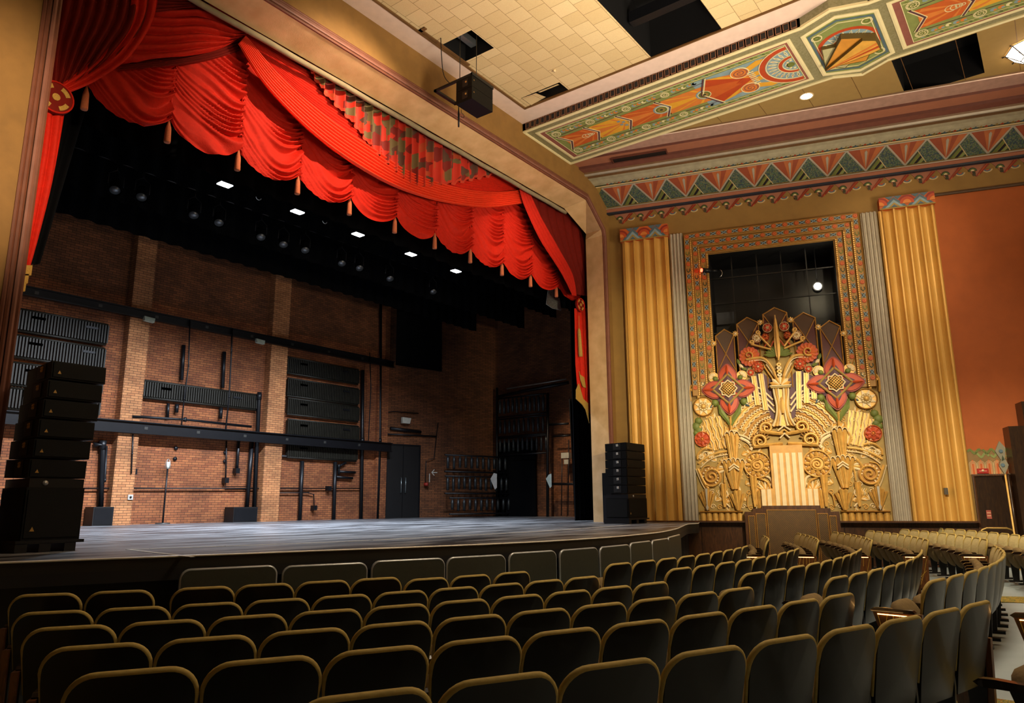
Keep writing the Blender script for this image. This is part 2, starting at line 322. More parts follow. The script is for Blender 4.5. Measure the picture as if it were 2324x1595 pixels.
for i, (x, y) in enumerate([(865, 204), (912, 232), (957, 259), (1000, 285), (1040, 309)]):
    p = onZ(x, y, CZ + 8.52); mb = MB(); F = Frame((p.x, p.y, CZ + 8.545 - .0), (1, 0, 0), (0, 1, 0), (0, 0, -1))
    ring(mb, F, 0, 0, .035, .02, -.02, .03, BLACK, 12); disc(mb, F, 0, 0, .03, -.02, .01, BLACK, 12)
    tag(mb.build('recessed_fitting'), 'small dark fitting in the cream arch soffit, %s from the left' % ['first', 'second', 'third', 'fourth', 'fifth'][i], 'fitting', 'dark fittings in the arch soffit')
# --- stage deck, curved front
edge = [(-6, 10.08), (-2.2, 10.08), (.4, 9.0), (2.76, 7.93), (3.77, 7.5), (4.6, 7.15), (5.41, 6.86), (6.1, 6.56), (6.84, 6.27), (7.66, 6.0), (8.66, 5.78), (10.1, 5.68), (11.57, 5.78), (12.6, 5.98), (14.07, 6.42), (15.47, 6.93), (17.17, 7.54), (17.7, 7.56)]
q = WF.pt(2.15, 0, .02); edge += [(18.0, 7.62), (q.x, q.y)]
E2 = [crv(edge, i / 150) for i in range(151)]
back = [(20.2, 21.3), (25.55, 19.9), (25.6, 10.72), (19.0, 10.72), (18.4, 10.08)]
mb = MB(); DECK = deck_mat()
top = E2 + [(18.52, 9.9), (18.3, 10.08), (18.02, 10.08), (18.05, 10.7), (26, 10.7), (26, 22), (-6, 22), (-6, 10.08)]
mb.prism([(x, y, ST - .05) for x, y in top], (0, 0, .05), DECK)
struct(mb, 'floor_stage', 'worn black stage floor')
mb = MB()
def wallstrip(P, z0, z1, m, inset=0):
    mb.add([(x, y + inset, z) for x, y in P for z in (z0, z1)], [(2 * i, 2 * i + 2, 2 * i + 3, 2 * i + 1) for i in range(len(P) - 1)], m)
wallstrip(E2, ST - .235, ST - .11, BLACK, -.003); wallstrip(E2, ST - .12, ST - .004, mat('stage_fascia', '#17150f', .5), -.004)
mb.add([(x, y + dy, ST - .235) for x, y in E2 for dy in (-.004, .35)], [(2 * i, 2 * i + 2, 2 * i + 3, 2 * i + 1) for i in range(len(E2) - 1)], BLACK)
wallstrip(E2, -.1, ST - .23, BLACK, .32)
struct(mb, 'wall_stage_front', 'black stage front under the curved lip')
mb = MB(); mb.tube([(x, y - .012, ST - .004) for x, y in E2], .011, mat('metal_edge', '#dedbd0', .4, .2), 5)
struct(mb, 'trim_2', 'thin bright metal nosing on the stage edge')
# white tape line following the edge, inset
mb = MB(); TAPE = mat('white_tape', '#cfcdc4', .6); SFr = Frame((0, 0, ST), (1, 0, 0), (0, 1, 0), (0, 0, 1))
ln = [tuple(onZ(x, y, ST)[:2]) for x, y in [(290, 1247), (437, 1242), (600, 1236), (800, 1228), (1000, 1218), (1150, 1210), (1270, 1203), (1380, 1195), (1430, 1191)]]
L2 = [crv(ln, i / 60) for i in range(61)]; random.seed(3)
i = 0
while i < 60:
    k = min(60, i + random.choice((3, 5, 8))); stroke(mb, SFr, L2[i:k + 1], .05, .0005, .004, TAPE); i = k + (0 if random.random() < .4 else 0)
    if k < 60 and random.random() < .6: L2[k] = crv(ln, (k + .12) / 60)
a, b = onZ(290, 1247, ST), onZ(437, 1264, ST); stroke(mb, SFr, [(a.x, a.y), (b.x, b.y)], .05, .0005, .004, TAPE)
tag(mb.build('floor_tape'), 'white tape line along the front of the stage floor', 'tape')
# --- stage back and side walls
YK = 21.3
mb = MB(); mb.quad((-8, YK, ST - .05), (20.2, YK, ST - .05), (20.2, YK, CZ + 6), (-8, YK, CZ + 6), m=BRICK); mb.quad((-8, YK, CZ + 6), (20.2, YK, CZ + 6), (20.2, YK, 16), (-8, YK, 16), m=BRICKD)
for xa, xb in ((9.72, 10.3), (14.46, 15.13), (4.9, 5.5)):
    mb.box((xa, YK - .3, ST), (xb, YK, 15), BRICKP)
mb.box((19.55, YK - .12, ST), (20.1, YK, 15), BRICK)
struct(mb, 'wall_back', 'orange brick back wall of the stage with brick piers')
mb = MB(); D1 = Vector((25.55 - 20.2, 19.9 - 21.3, 0))
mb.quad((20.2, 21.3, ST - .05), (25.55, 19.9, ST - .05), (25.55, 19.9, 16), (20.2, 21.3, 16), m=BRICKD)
struct(mb, 'wall_stage_corner', 'angled dark brick wall at the rear corner of the stage')
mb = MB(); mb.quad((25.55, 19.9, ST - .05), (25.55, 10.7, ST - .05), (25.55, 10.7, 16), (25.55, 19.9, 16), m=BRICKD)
struct(mb, 'wall_stage_side', 'side brick wall of the stage behind the rope racks')
mb = MB(); mb.quad((-6, 10.7, ST), (-6, 21.3, ST), (-6, 21.3, 16), (-6, 10.7, 16), m=BLACK); mb.quad((-8, 10.7, 15.5), (26, 10.7, 15.5), (26, 22, 15.5), (-8, 22, 15.5), m=BLACK)
struct(mb, 'ceiling_stage', 'black void of the fly tower above the stage')
# --- right auditorium wall (splayed)
mb = MB(); W = WF.pt
def wpoly(pts, m, n=0): mb.add([W(s_, z, n) for s_, z in pts], [tuple(range(len(pts)))], m)
OS0, OS1, OZ1 = 2.83, 6.12, 6.95
ZF = 8.9
wpoly([(0, -.46), (OS0, -.46), (OS0, ZF), (0, ZF)], TAN); wpoly([(OS1, -.46), (8.6, -.46), (8.6, ZF), (OS1, ZF)], TAN)
wpoly([(OS0, OZ1), (OS1, OZ1), (OS1, ZF), (OS0, ZF)], TAN); wpoly([(OS0, -.46), (OS1, -.46), (OS1, 3.0), (OS0, 3.0)], TAN)
wpoly([(8.6, 1.2), (22, 1.2), (22, 7.86), (8.6, 7.86)], ORANGE); wpoly([(8.6, 7.86), (22, 7.86), (22, ZF), (8.6, ZF)], TAN)
wpoly([(8.6, -1.8), (22, -1.8), (22, 1.2), (8.6, 1.2)], TAN)
struct(mb, 'wall_right', 'splayed right wall of the auditorium in olive tan and burnt orange')
mb = MB()
stroke(mb, WF, [(8.6, 7.86), (22, 7.86)], .07, 0, .05, mat('umber_trim', '#4a3216', .6), ridge=.01)
struct(mb, 'trim_3', 'narrow brown picture rail above the orange wall')
mb = MB()
mb.prism([W(.02, -.5, .05), W(8.64, -.5, .05), W(8.64, -1.75, .05), W(.02, -1.75, .05)], WN * -.05, WOOD)
mb.prism([W(.1, -.45, .3), W(8.64, -.45, .3), W(8.64, -.488, .3), W(.1, -.488, .3)], WN * -.3, WOOD)
for s_ in (2.2, 3.3, 5.7, 7.2): mb.prism([W(s_, -.5, .056), W(s_ + .02, -.5, .056), W(s_ + .02, -1.75, .056), W(s_, -1.75, .056)], WN * -.02, WOODD)
mb.prism([W(.02, -.6, .06), W(8.64, -.6, .06), W(8.64, -.62, .06), W(.02, -.62, .06)], WN * -.02, WOODD)
struct(mb, 'baseboard_right', 'walnut wainscot along the right wall')
# --- ceilings
ZC = CZ + 9.63
TILE = tile_mat()
def flat(mb, x0, y0, x1, y1, z, m): mb.quad((x0, y0, z), (x1, y0, z), (x1, y1, z), (x0, y1, z), m=m)
mb = MB()
flat(mb, -8, 9.6, 14.02, 10.1, ZC, PINK); flat(mb, 13.44, -9, 14.02, 9.6, ZC, PINK)
H1 = (10.30, 8.71, 11.06, 9.52); H2 = (13.02, 8.31, 13.44, 9.42); H3 = (11.09, 4.55, 13.42, 6.16)
ZT2 = ZC + .02
xs = sorted({-8, 13.44, H1[0], H1[2], H2[0], H3[0], H3[2]}); ys = sorted({-9, 9.6, H1[1], H1[3], H2[1], H2[3], H3[1], H3[3]})
for i in range(len(xs) - 1):
    for j in range(len(ys) - 1):
        cx_, cy_ = (xs[i] + xs[i + 1]) / 2, (ys[j] + ys[j + 1]) / 2
        if any(h[0] < cx_ < h[2] and h[1] < cy_ < h[3] for h in (H1, H2, H3)): continue
        flat(mb, xs[i], ys[j], xs[i + 1], ys[j + 1], ZT2, TILE)
for h in (H1, H3, H2):
    for (xa, ya, xb, yb) in ((h[0], h[1], h[2], h[1]), (h[2], h[1], h[2], h[3]), (h[2], h[3], h[0], h[3]), (h[0], h[3], h[0], h[1])):
        mb.quad((xa, ya, ZT2), (xb, yb, ZT2), (xb, yb, ZT2 + .9), (xa, ya, ZT2 + .9), m=BLACK)
    flat(mb, h[0], h[1], h[2], h[3], ZT2 + .9, BLACK)
struct(mb, 'ceiling', 'cream square tile ceiling with openings')
mb = MB(); TRM = mat('ceiling_edge_trim', '#6a4a26', .6)
mb.box((-8, 9.58, ZC - .015), (13.46, 9.63, ZC + .03), TRM); mb.box((13.42, -9, ZC - .015), (13.46, 9.6, ZC + .03), TRM)
for a_ in ((9.62, 9.5, 11.2, 9.56), (9.62, 9.4, 9.7, 9.56)): mb.box((a_[0], a_[1], ZC - .01), (a_[2], a_[3], ZC + .012), TRM)
struct(mb, 'trim_4', 'brown edge trim around the tile ceiling')
# rafters and duct seen in the ceiling holes
for (b_, lab, cat, m) in ((((11.3, 4.6, ZC + .35), (11.42, 6.1, ZC + .55)), 'dark steel beam inside the large ceiling opening, left side', 'beam', BLK2),
                          (((12.3, 4.6, ZC + .2), (12.5, 6.1, ZC + .45)), 'dark steel beam inside the large ceiling opening, right side', 'beam', BLK2),
                          (((10.34, 9.18, ZC + .25), (11.02, 9.32, ZC + .39)), 'grey duct inside the small ceiling opening above hanging speaker', 'duct', mat('galvanised', '#8a8f92', .35, .8))):
    mb = MB(); mb.box(b_[0], b_[1], m); tag(mb.build('roof_beam' if cat == 'beam' else 'duct'), lab, cat)
# sagging tile at corner hole
mb = MB(); mb.grid(lambda u, v: (13.02 + .42 * u, 8.98 + .42 * v, ZC - .01 + .10 * u * (1 - v) + .02 * v), 4, 4, TILE)
mb.grid(lambda u, v: (13.02 + .3 * u, 8.36 + .55 * v, ZC - .005 + .30 * u * u), 4, 4, TILE)
tag(mb.build('ceiling_tile'), 'warped cream ceiling tile sagging at the corner opening', 'ceiling tile')
# side face of the beam with slots + second ceiling to the right, wedge
mb = MB(); SLOT = mat('slot_frame_brown', '#80583f', .6)
x0 = 14.02
mb.quad((x0, -9, ZC), (x0, 10.1, ZC), (x0, 10.1, ZC - .2), (x0, -9, ZC - .2), m=SLOT)
struct(mb, 'trim_5', 'brown side of the painted ceiling beam')
# ceiling right of the beam
H4 = (16.78, .32, 18.6, 1.94)
mb = MB(); TAN2 = mat('tan_ceiling_tile', '#9b7f48', .85, var=.04)
e0 = WF.pt(-1.2, 0, 2.5); e1 = WF.pt(20, 0, 2.5)
def xat(y): return e0.x + (e1.x - e0.x) * (y - e0.y) / (e1.y - e0.y)
ysl = [10.1, 7.0, 4.0, H4[3], H4[1], -2, -5, -9]
for j in range(len(ysl) - 1):
    ya, yb = ysl[j], ysl[j + 1]
    if j == 3:
        mb.quad((16.2, ya, ZC), (H4[0], ya, ZC), (H4[0], yb, ZC), (16.2, yb, ZC), m=TAN2); xr0, xr1 = xat(ya), xat(yb)
        if xr1 > H4[2]: mb.add([(max(H4[2], xr0), ya, ZC), (xr1, yb, ZC), (H4[2], yb, ZC)], [(0, 1, 2)], TAN2)
    else: mb.quad((16.2, ya, ZC), (xat(ya), ya, ZC), (xat(yb), yb, ZC), (16.2, yb, ZC), m=TAN2)
for (xa, ya, xb, yb) in ((H4[0], H4[1], H4[2], H4[1]), (H4[2], H4[1], H4[2], H4[3]), (H4[2], H4[3], H4[0], H4[3]), (H4[0], H4[3], H4[0], H4[1])):
    mb.quad((xa, ya, ZC), (xb, yb, ZC), (xb, yb, ZC + .8), (xa, ya, ZC + .8), m=BLACK)
flat(mb, H4[0], H4[1], H4[2], H4[3], ZC + .8, BLACK)
struct(mb, 'ceiling_side', 'tan tile ceiling between the painted beam and right wall')
mb = MB()
for s_ in range(9): 
    y = 7 - s_ * 1.05; mb.box((16.2, y, ZC - .002), (xat(y) - .02, y + .012, ZC + .002), TRM)
struct(mb, 'trim_6', 'thin seams of the tan side ceiling')
# stepped cornice, swept along the right wall
prof = [(2.52, 9.625, TRM), (2.49, 9.60, PINK), (2.48, 9.58, mat('rose_beige_plaster', '#a98575', .75)), (2.02, 9.56, MAROONP), (2.0, 9.50, PINK2), (1.62, 9.49, MAROONP), (1.6, 9.42, mat('rose_plaster_dark', '#764537', .75)), (1.36, 9.41, TRM),
        (1.33, 9.37, SILV), (1.29, 9.33, SILV), (1.22, 9.34, SILV), (1.19, 9.38, TRM), (1.15, 9.38, TRM), (1.14, 9.31, mat('grey_cream_cove', '#a39c80', .7)), (1.0, 9.29, 'grey_cream_cove'), (.88, 9.24, 'grey_cream_cove'), (.78, 9.22, DGREEN),
        (.72, 9.21, CREAMP), (.69, 9.20, CREAMP), (.68, 9.2, OLIVE), (.085, 8.765, SILV), (.085, 8.73, SILV), (.15, 8.73, SILV), (.15, 8.70, PINK2), (.11, 8.70, PINK2), (.11, 8.60, NAVY), (.13, 8.60, NAVY), (.13, 8.55, NAVY), (0.0, 8.55, NAVY)]
mb = MB()
for i in range(len(prof) - 1):
    m = prof[i][2]; m = MC[m] if isinstance(m, str) else m
    a, b = prof[i], prof[i + 1]
    def hit(n, z):   # start where the moulding meets the stage wall plane Y = YF
        k = (10.1 - W(0, z, n).y) / WD.y
        return W(k, z, n)
    mb.quad(hit(a[0], a[1]), W(20, a[1], a[0]), W(20, b[1], b[0]), hit(b[0], b[1]), m=m)
struct(mb, 'trim_7', 'stepped pink and silver cornice along the right wall')
mb = MB(); v = [W(.1, 9.405, 1.9 - .0), W(1.3, 9.405, 1.9)]
mb.prism([W(.55, 9.47, 1.85), W(2.0, 9.47, 1.85), W(2.0, 9.46, 1.62), (W(.55, 9.46, 1.62))], (0, 0, -.015), BLACK)
stroke(mb, Frame(W(0, 9.465, 0), WD, WN, (0, 0, -1)), [(.52, 1.87), (2.03, 1.87), (2.03, 1.6), (.52, 1.6)], .03, -.01, .03, MAROONP, True)
tag(mb.build('air_vent'), 'long black air vent in the pink cornice beside the stage arch', 'vent')
# rear and left enclosure (unseen, carries bounce light)
mb = MB(); mb.quad((-8, -9, -.5), (24, -9, -.5), (24, -9, 12), (-8, -9, 12), m=BROWN); mb.quad((-8, -9, -.5), (-8, 10.1, -.5), (-8, 10.1, 12), (-8, -9, 12), m=BROWN)
struct(mb, 'wall_rear', 'rear wall of the auditorium')
# ================================================================== SEATS
SHELL = mat('dark_glossy_shell', '#0c0906', .33, .0, var=.1, coat=.08, spec=.3)
RIM = mat('olive_upholstery_rim', '#a8924e', .8, var=.1, scale=30, bump=.3)
FAB = mat('cream_upholstery', '#b5a673', .9, var=.1, scale=25, bump=.4)
FAB2 = mat('seat_pad_upholstery', '#6e5a34', .9, var=.12, scale=25, bump=.4)
ARM = mat('lacquered_armrest', '#1d1009', .22, coat=.5, var=.1); IRON = mat('seat_iron', '#0f0d0c', .4, .4)
PANELW = wood_mat('aisle_panel_walnut', '#4a2c12', '#6e431d', .35, (4, 4, 1)); INLAY = mat('brass_inlay', '#d8c05a', .4, .5)
GLOW = emis('aisle_light', '#ffc070', 5)
SH = .83
def bk_outline(w0, n=7, r=.12, z0=.27, z1=SH):
    o = [(-w0 * .86, z0), (-w0 * .93, z0 + .15), (-w0, z1 - r - .05)]
    for i in range(n + 1):
        t = pi - pi / 2 * i / n; o.append((-w0 + r + r * cos(t), z1 - r + r * sin(t)))
    o2 = [(-x, z) for x, z in reversed(o)]
    return o + o2
def bk_pt(x, z, d):   # reclined, bowed backrest; d = distance in front of the rear skin
    t = (z - .27) / (SH - .27); y = -.11 * t + .0 + .045 * (x / .265) ** 2 * (1 - .3 * t)
    return Vector((x, y + d, z))
def sheet(mb, outl, d, m, smooth=True, inner=5, puff=0.):
    # fill an outline by shrinking towards the centre line
    n = len(outl); vs_ = []
    cz_ = .55
    for j in range(inner + 1):
        k = 1 - j / inner
        for x, z in outl: vs_.append(bk_pt(x * (k * .999 + .001), cz_ + (z - cz_) * (k * .999 + .001), d + puff * (1 - k ** 3)))
    fs = [(j * n + i, j * n + (i + 1) % n, (j + 1) * n + (i + 1) % n, (j + 1) * n + i) for j in range(inner) for i in range(n)]
    mb.add(vs_, fs, m, smooth)
proto = thing('theatre_seat', 'x', 'seat')
ol = bk_outline(.262)
mb = MB(); sheet(mb, ol, 0, SHELL)
n_ = len(ol); mb.add([bk_pt(x, z, 0) for x, z in ol] + [bk_pt(x, z, .03) for x, z in ol], [(i, (i + 1) % n_, n_ + (i + 1) % n_, n_ + i) for i in range(n_)], SHELL, True)
p_shell = mb.build('backrest_shell', proto)
mb = MB(); sheet(mb, [(x * .99, .555 + (z - .555) * .985) for x, z in ol], .03, FAB, puff=.055)
p_cush = mb.build('backrest_cushion', proto)
mb = MB(); path = [bk_pt(x * 1.005, z + .004, .018) for x, z in ol[1:-1]]; mb.tube(path, [.008, .012] + [.018] * (len(path) - 4) + [.012, .008], RIM, 7)
p_rim = mb.build('backrest_rim', proto)
mb = MB()   # tipped-up seat pad: thick dome-ended cushion leaning at the backrest
def seatpad(u, v):
    a = 2 * pi * u; b = pi * v
    x = .235 * (abs(sin(b)) ** .55) * (1 if cos(a) >= 0 else -1) * abs(cos(a)) ** .7
    yl = .075 * (abs(sin(b)) ** .6) * (1 if sin(a) >= 0 else -1) * abs(sin(a)) ** .7
    zl = -.21 * (1 if cos(b) >= 0 else -1) * abs(cos(b)) ** .75
    t = R_(-24); return Vector((x, .17 + yl * cos(t) - zl * sin(t) * -1 * -1, .46 + yl * sin(t) + zl * cos(t)))
mb.grid(seatpad, 18, 10, FAB2)
p_pad = mb.build('seat_cushion', proto)
def armrest(sx):
    mb = MB(); pr = [(.03, .582), (.05, .60), (.30, .605), (.37, .60), (.40, .58), (.37, .56), (.04, .565)]
    vs_ = [(sx + dx, y, z) for dx in (-.028, .028) for y, z in pr]; k = len(pr)
    mb.add(vs_, [tuple(range(k)), tuple(range(2 * k - 1, k - 1, -1))] + [(i, (i + 1) % k, k + (i + 1) % k, k + i) for i in range(k)], ARM)
    return mb.build('armrest', proto)
p_arm = armrest(-.28)
def standard(sx):
    mb = MB(); mb.prism([(sx - .012, .02, .57), (sx - .012, .24, .565), (sx - .012, .16, .33), (sx - .012, .15, .03), (sx - .012, .05, .03), (sx - .012, .02, .33)], (.024, 0, 0), IRON)
    mb.box((sx - .035, -.03, .0), (sx + .035, .22, .03), IRON)
    return mb.build('leg', proto)
p_leg = standard(-.28)
def endpanel(side):
    sx = side * .30; mb = MB(); F = Frame((sx, 0, 0), (0, 1, 0), (0, 0, 1), (side, 0, 0))
    poly(mb, F, [(-.03, .575), (.37, .565), (.33, .42), (.22, .03), (.0, .03)], -.02, .02, PANELW)
    for pts in ([(.0, .53), (.05, .33), (.15, .05)], [(.10, .55), (.11, .40)], [(.15, .55), (.155, .42)], [(.20, .55), (.22, .36)], [(.25, .55), (.29, .38)], [(.02, .33), (.17, .17)], [(.33, .55), (.30, .40), (.2, .1)]):
        stroke(mb, F, pts, .006, .02, .0225, INLAY)
    for k in range(3): stroke(mb, F, [(.16 + .06 * cos(t) * 1.0, .27 - .05 * k + .03 * sin(t)) for t in [pi * j / 6 for j in range(7)]], .006, .02, .0225, INLAY)
    o = mb.build('aisle_panel', proto); mb = MB()
    mb.box((sx + side * .022 - .004, .02, .549), (sx + side * .022 + .004, .33, .555), GLOW); l_ = mb.build('aisle_lamp', o); o['label'] = 'walnut end panel with brass inlay lines'
    return o, l_
panL = endpanel(-1); panR = endpanel(1)
base_parts = [p_shell, p_cush, p_rim, p_pad, p_arm, p_leg]
ORDN = ['first', 'second', 'third', 'fourth', 'fifth', 'sixth', 'seventh', 'eighth', 'ninth', 'tenth', 'eleventh', 'twelfth', 'thirteenth']
def cp(o, par):
    c = o.copy(); sc.collection.objects.link(c); c.parent = par; return c
seat_n = 0
def seat(th, R, h, lead, label, group, left=False, right=False):
    global seat_n
    r = proto.copy(); sc.collection.objects.link(r); seat_n += 1
    r.name = 'theatre_seat'
    x, y = CX_ + R * cos(th), CY_ + R * sin(th)
    # top rear edge of the back sits at radius R; seat faces the centre of the arcs
    r.location = (x - .11 * cos(th), y - .11 * sin(th), CZ + h - SH); r.rotation_euler = (0, 0, th + pi / 2)
    r['label'] = label; r['category'] = 'seat'; r['group'] = group
    for p in base_parts: cp(p, r)
    if right:
        a = cp(p_arm, r); a.location = (.56, 0, 0); l_ = cp(p_leg, r); l_.location = (.56, 0, 0)
        q = cp(panR[0], r); cp(panR[1], q)
    if left: q = cp(panL[0], r); cp(panL[1], q)
    return r
CX_, CY_ = CX, CY
LR = {1: [(9.7, 183), (188, 347), (386, 531), (533, 667), (673, 796), (801, 913)],
 2: [(28, 213), (218, 388), (394, 549.5), (555, 707), (711, 851), (855, 980), (982, 1095), (1098.5, 1198.5), (1198.5, 1287), (1289, 1368)],
 3: [(55, 269), (275, 469), (474, 660), (663.5, 832), (836, 986.6), (988, 1123), (1126.5, 1247), (1248, 1355), (1358, 1445), (1449, 1523)],
 4: [(99, 350), (359, 595), (599, 806.6), (808, 992), (999.5, 1161), (1165, 1309), (1312.6, 1436), (1440, 1549), (1552, 1646), (1648, 1721)],
 5: [(156, 460), (469, 746), (748.5, 988), (996, 1200), (1204, 1374), (1381, 1536), (1540, 1669.5), (1674, 1779), (1784, 1880), (1882, 1956.6)],
 6: [(1016, 1281), (1287, 1509), (1519, 1713), (1718, 1875), (1880, 2011), (2014, 2114), (2117, 2195), (2198, 2262)]}
LRAD = {1: (13.95, -.745), 2: (14.682, -.806), 3: (15.696, -.789), 4: (16.694, -.762), 5: (17.637, -.733), 6: (18.632, -.699)}
def bearing_hit(x, R):
    r = ray(x, 1400); d = Vector((r.x, r.y)).normalized(); oc = Vector((-CX, -CY)); b = oc.dot(d); D = b * b - oc.dot(oc) + R * R
    t = -b + math.sqrt(max(0, D)); t2 = -b - math.sqrt(max(0, D))
    t = t2 if t2 > .5 else t
    P = d * t; return math.atan2(P.y - CY, P.x - CX)
for r_, cells in LR.items():
    R, h = LRAD[r_]
    ths = [bearing_hit((a + b) / 2, R) for a, b in cells]
    # smooth to an even pitch
    n = len(ths); A = sum(ths) / n; step = .56 / R
    if r_ > 1: ths = [.35 * t + .65 * (A + (i - (n - 1) / 2) * step) for i, t in enumerate(ths)]
    if r_ == 6: ths = [ths[0] - .56 / R * 2, ths[0] - .56 / R] + ths; n += 2
    for i, t in enumerate(ths):
        lab = 'dark theatre seat, left block, %s row from stage, %s from left end' % (ORDN[r_ - 1], ORDN[i])
        seat(t, R, h, 0, lab, 'theatre seats of the left block', left=(i == 0 and r_ != 6), right=(i == n - 1))
# three lower seats in front of the left block
for i, (xa, xb) in enumerate(((930, 1016), (1035, 1114), (1135, 1205))):
    seat(bearing_hit((xa + xb) / 2, 13.75), 13.75, -.80, 0, 'low front theatre seat behind the pit rail, %s of three in a short row' % ORDN[i], 'short front row of theatre seats')
seat(R_(-107.4), 19.6, -.66, 0, 'theatre seat nearest the camera with rounded brown cushion at the lower right', 'theatre seats of the left block')
MR = {1: (14.25, -99.2, -.744, 9), 2: (15.12, -99.1, -.755, 9), 3: (16.05, -99.1, -.752, 10), 4: (16.92, -98.8, -.744, 10), 5: (17.93, -100.0, -.68, 12), 6: (18.93, -99.2, -.655, 12)}
for r_, (R, a0, h, n) in MR.items():
    for i in range(n):
        if r_ == 6 and i > 1 : continue
        seat(R_(a0) + i * .56 / R, R, h, 0, 'dark theatre seat, middle block, %s row from stage, %s from left aisle' % (ORDN[r_ - 1], ORDN[i]), 'theatre seats of the middle block', left=(i == 0), right=(i == n - 1 and r_ != 6))
for r_, (R, n) in {1: (14.45, 5), 2: (15.35, 7), 3: (16.25, 8), 4: (17.15, 9), 5: (18.05, 10), 6: (18.95, 11)}.items():
    for i in range(n):
        seat(R_(-74.6) + (i * .555) / R, R, -.74 + .022 * r_ * .8, 0, 'cream theatre seat, right block, %s row from stage, %s from the aisle' % (ORDN[r_ - 1], ORDN[i]), 'theatre seats of the right block', left=(i == 0))
for o in list(proto.children_recursive): bpy.data.objects.remove(o)
bpy.data.objects.remove(proto)
# ================================================================== PAINTED CEILING BEAM
BF = Frame((14.02, 10.1, ZC - .2), (0, -1, 0), (1, 0, 0), (0, 0, -1))
MOS = bpy.data.materials.new('speckled_sage_paint'); MOS.use_nodes = True; nt = MOS.node_tree
vo = nt.nodes.new('ShaderNodeTexVoronoi'); vo.inputs['Scale'].default_value = 30; tc = nt.nodes.new('ShaderNodeTexCoord'); nt.links.new(tc.outputs['Object'], vo.inputs['Vector'])
rr = nt.nodes.new('ShaderNodeValToRGB'); nt.links.new(vo.outputs['Color'], rr.inputs[0]); rr.color_ramp.elements[0].color = lin('#77744f'); rr.color_ramp.elements[1].color = lin('#8f8a6a')
nt.links.new(rr.outputs[0], nt.nodes['Principled BSDF'].inputs['Base Color'])
BEAM = thing('painted_ceiling_beam', 'long ceiling beam painted with orange, gold and green ornament above the right stage side', 'ceiling beam', (15.2, 6, ZC - .2))
outl = [(0, 0), (6.95, 0), (7.55, -.22), (8.2, 0), (18.5, 0), (18.5, 2.34), (8.15, 2.34), (7.58, 2.6), (7.02, 2.32), (0, 2.32)]
mb = MB(); poly(mb, BF, outl, -.2, 0, MOS); stroke(mb, BF, [(a, b + (.04 if b < 1 else -.04)) for a, b in outl], .08, -.02, .03, CREAM2, True, .01)
for a in range(5): stroke(mb, BF, [(.3, .12), (6.8, .12)], .012, 0, .002, LBLUE)
mb.build('beam_field', BEAM)
mb = MB(); SF = Frame((14.02, 10.1, ZC), (0, -1, 0), (0, 0, 1), (-1, 0, 0))
for k in range(44):
    a = .12 + k * .155
    poly(mb, SF, [(a, -.17), (a + .09, -.17), (a + .09, -.03), (a, -.03)], .0, .012, BLACK)
    stroke(mb, SF, [(a - .01, -.18), (a + .10, -.18), (a + .10, -.02), (a - .01, -.02)], .014, .0, .02, SLOT, True)
mb.build('vent_slots', BEAM)
def fan(mb, F, apex, pts, c0, c1, mats):
    for i in range(len(pts) - 1): poly(mb, F, [apex, pts[i], pts[i + 1]], c0, c1, mats[i % len(mats)])
def snail(mb, a, b, r, sg, c=.004):
    disc(mb, BF, a, b, r, 0, c, GREENP, 20); ring(mb, BF, a, b, r, .018, 0, c + .004, CREAM2, 20)
    stroke(mb, BF, spiral(a, b, r * .95, 1.8, 0, sg, 24, .1), .014, c, c + .004, CREAM2)
    for k in range(10): t = 2 * pi * k / 10; stroke(mb, BF, [(a + r * .6 * cos(t), b + r * .6 * sin(t)), (a + r * cos(t), b + r * sin(t))], .009, c, c + .004, CREAM2)
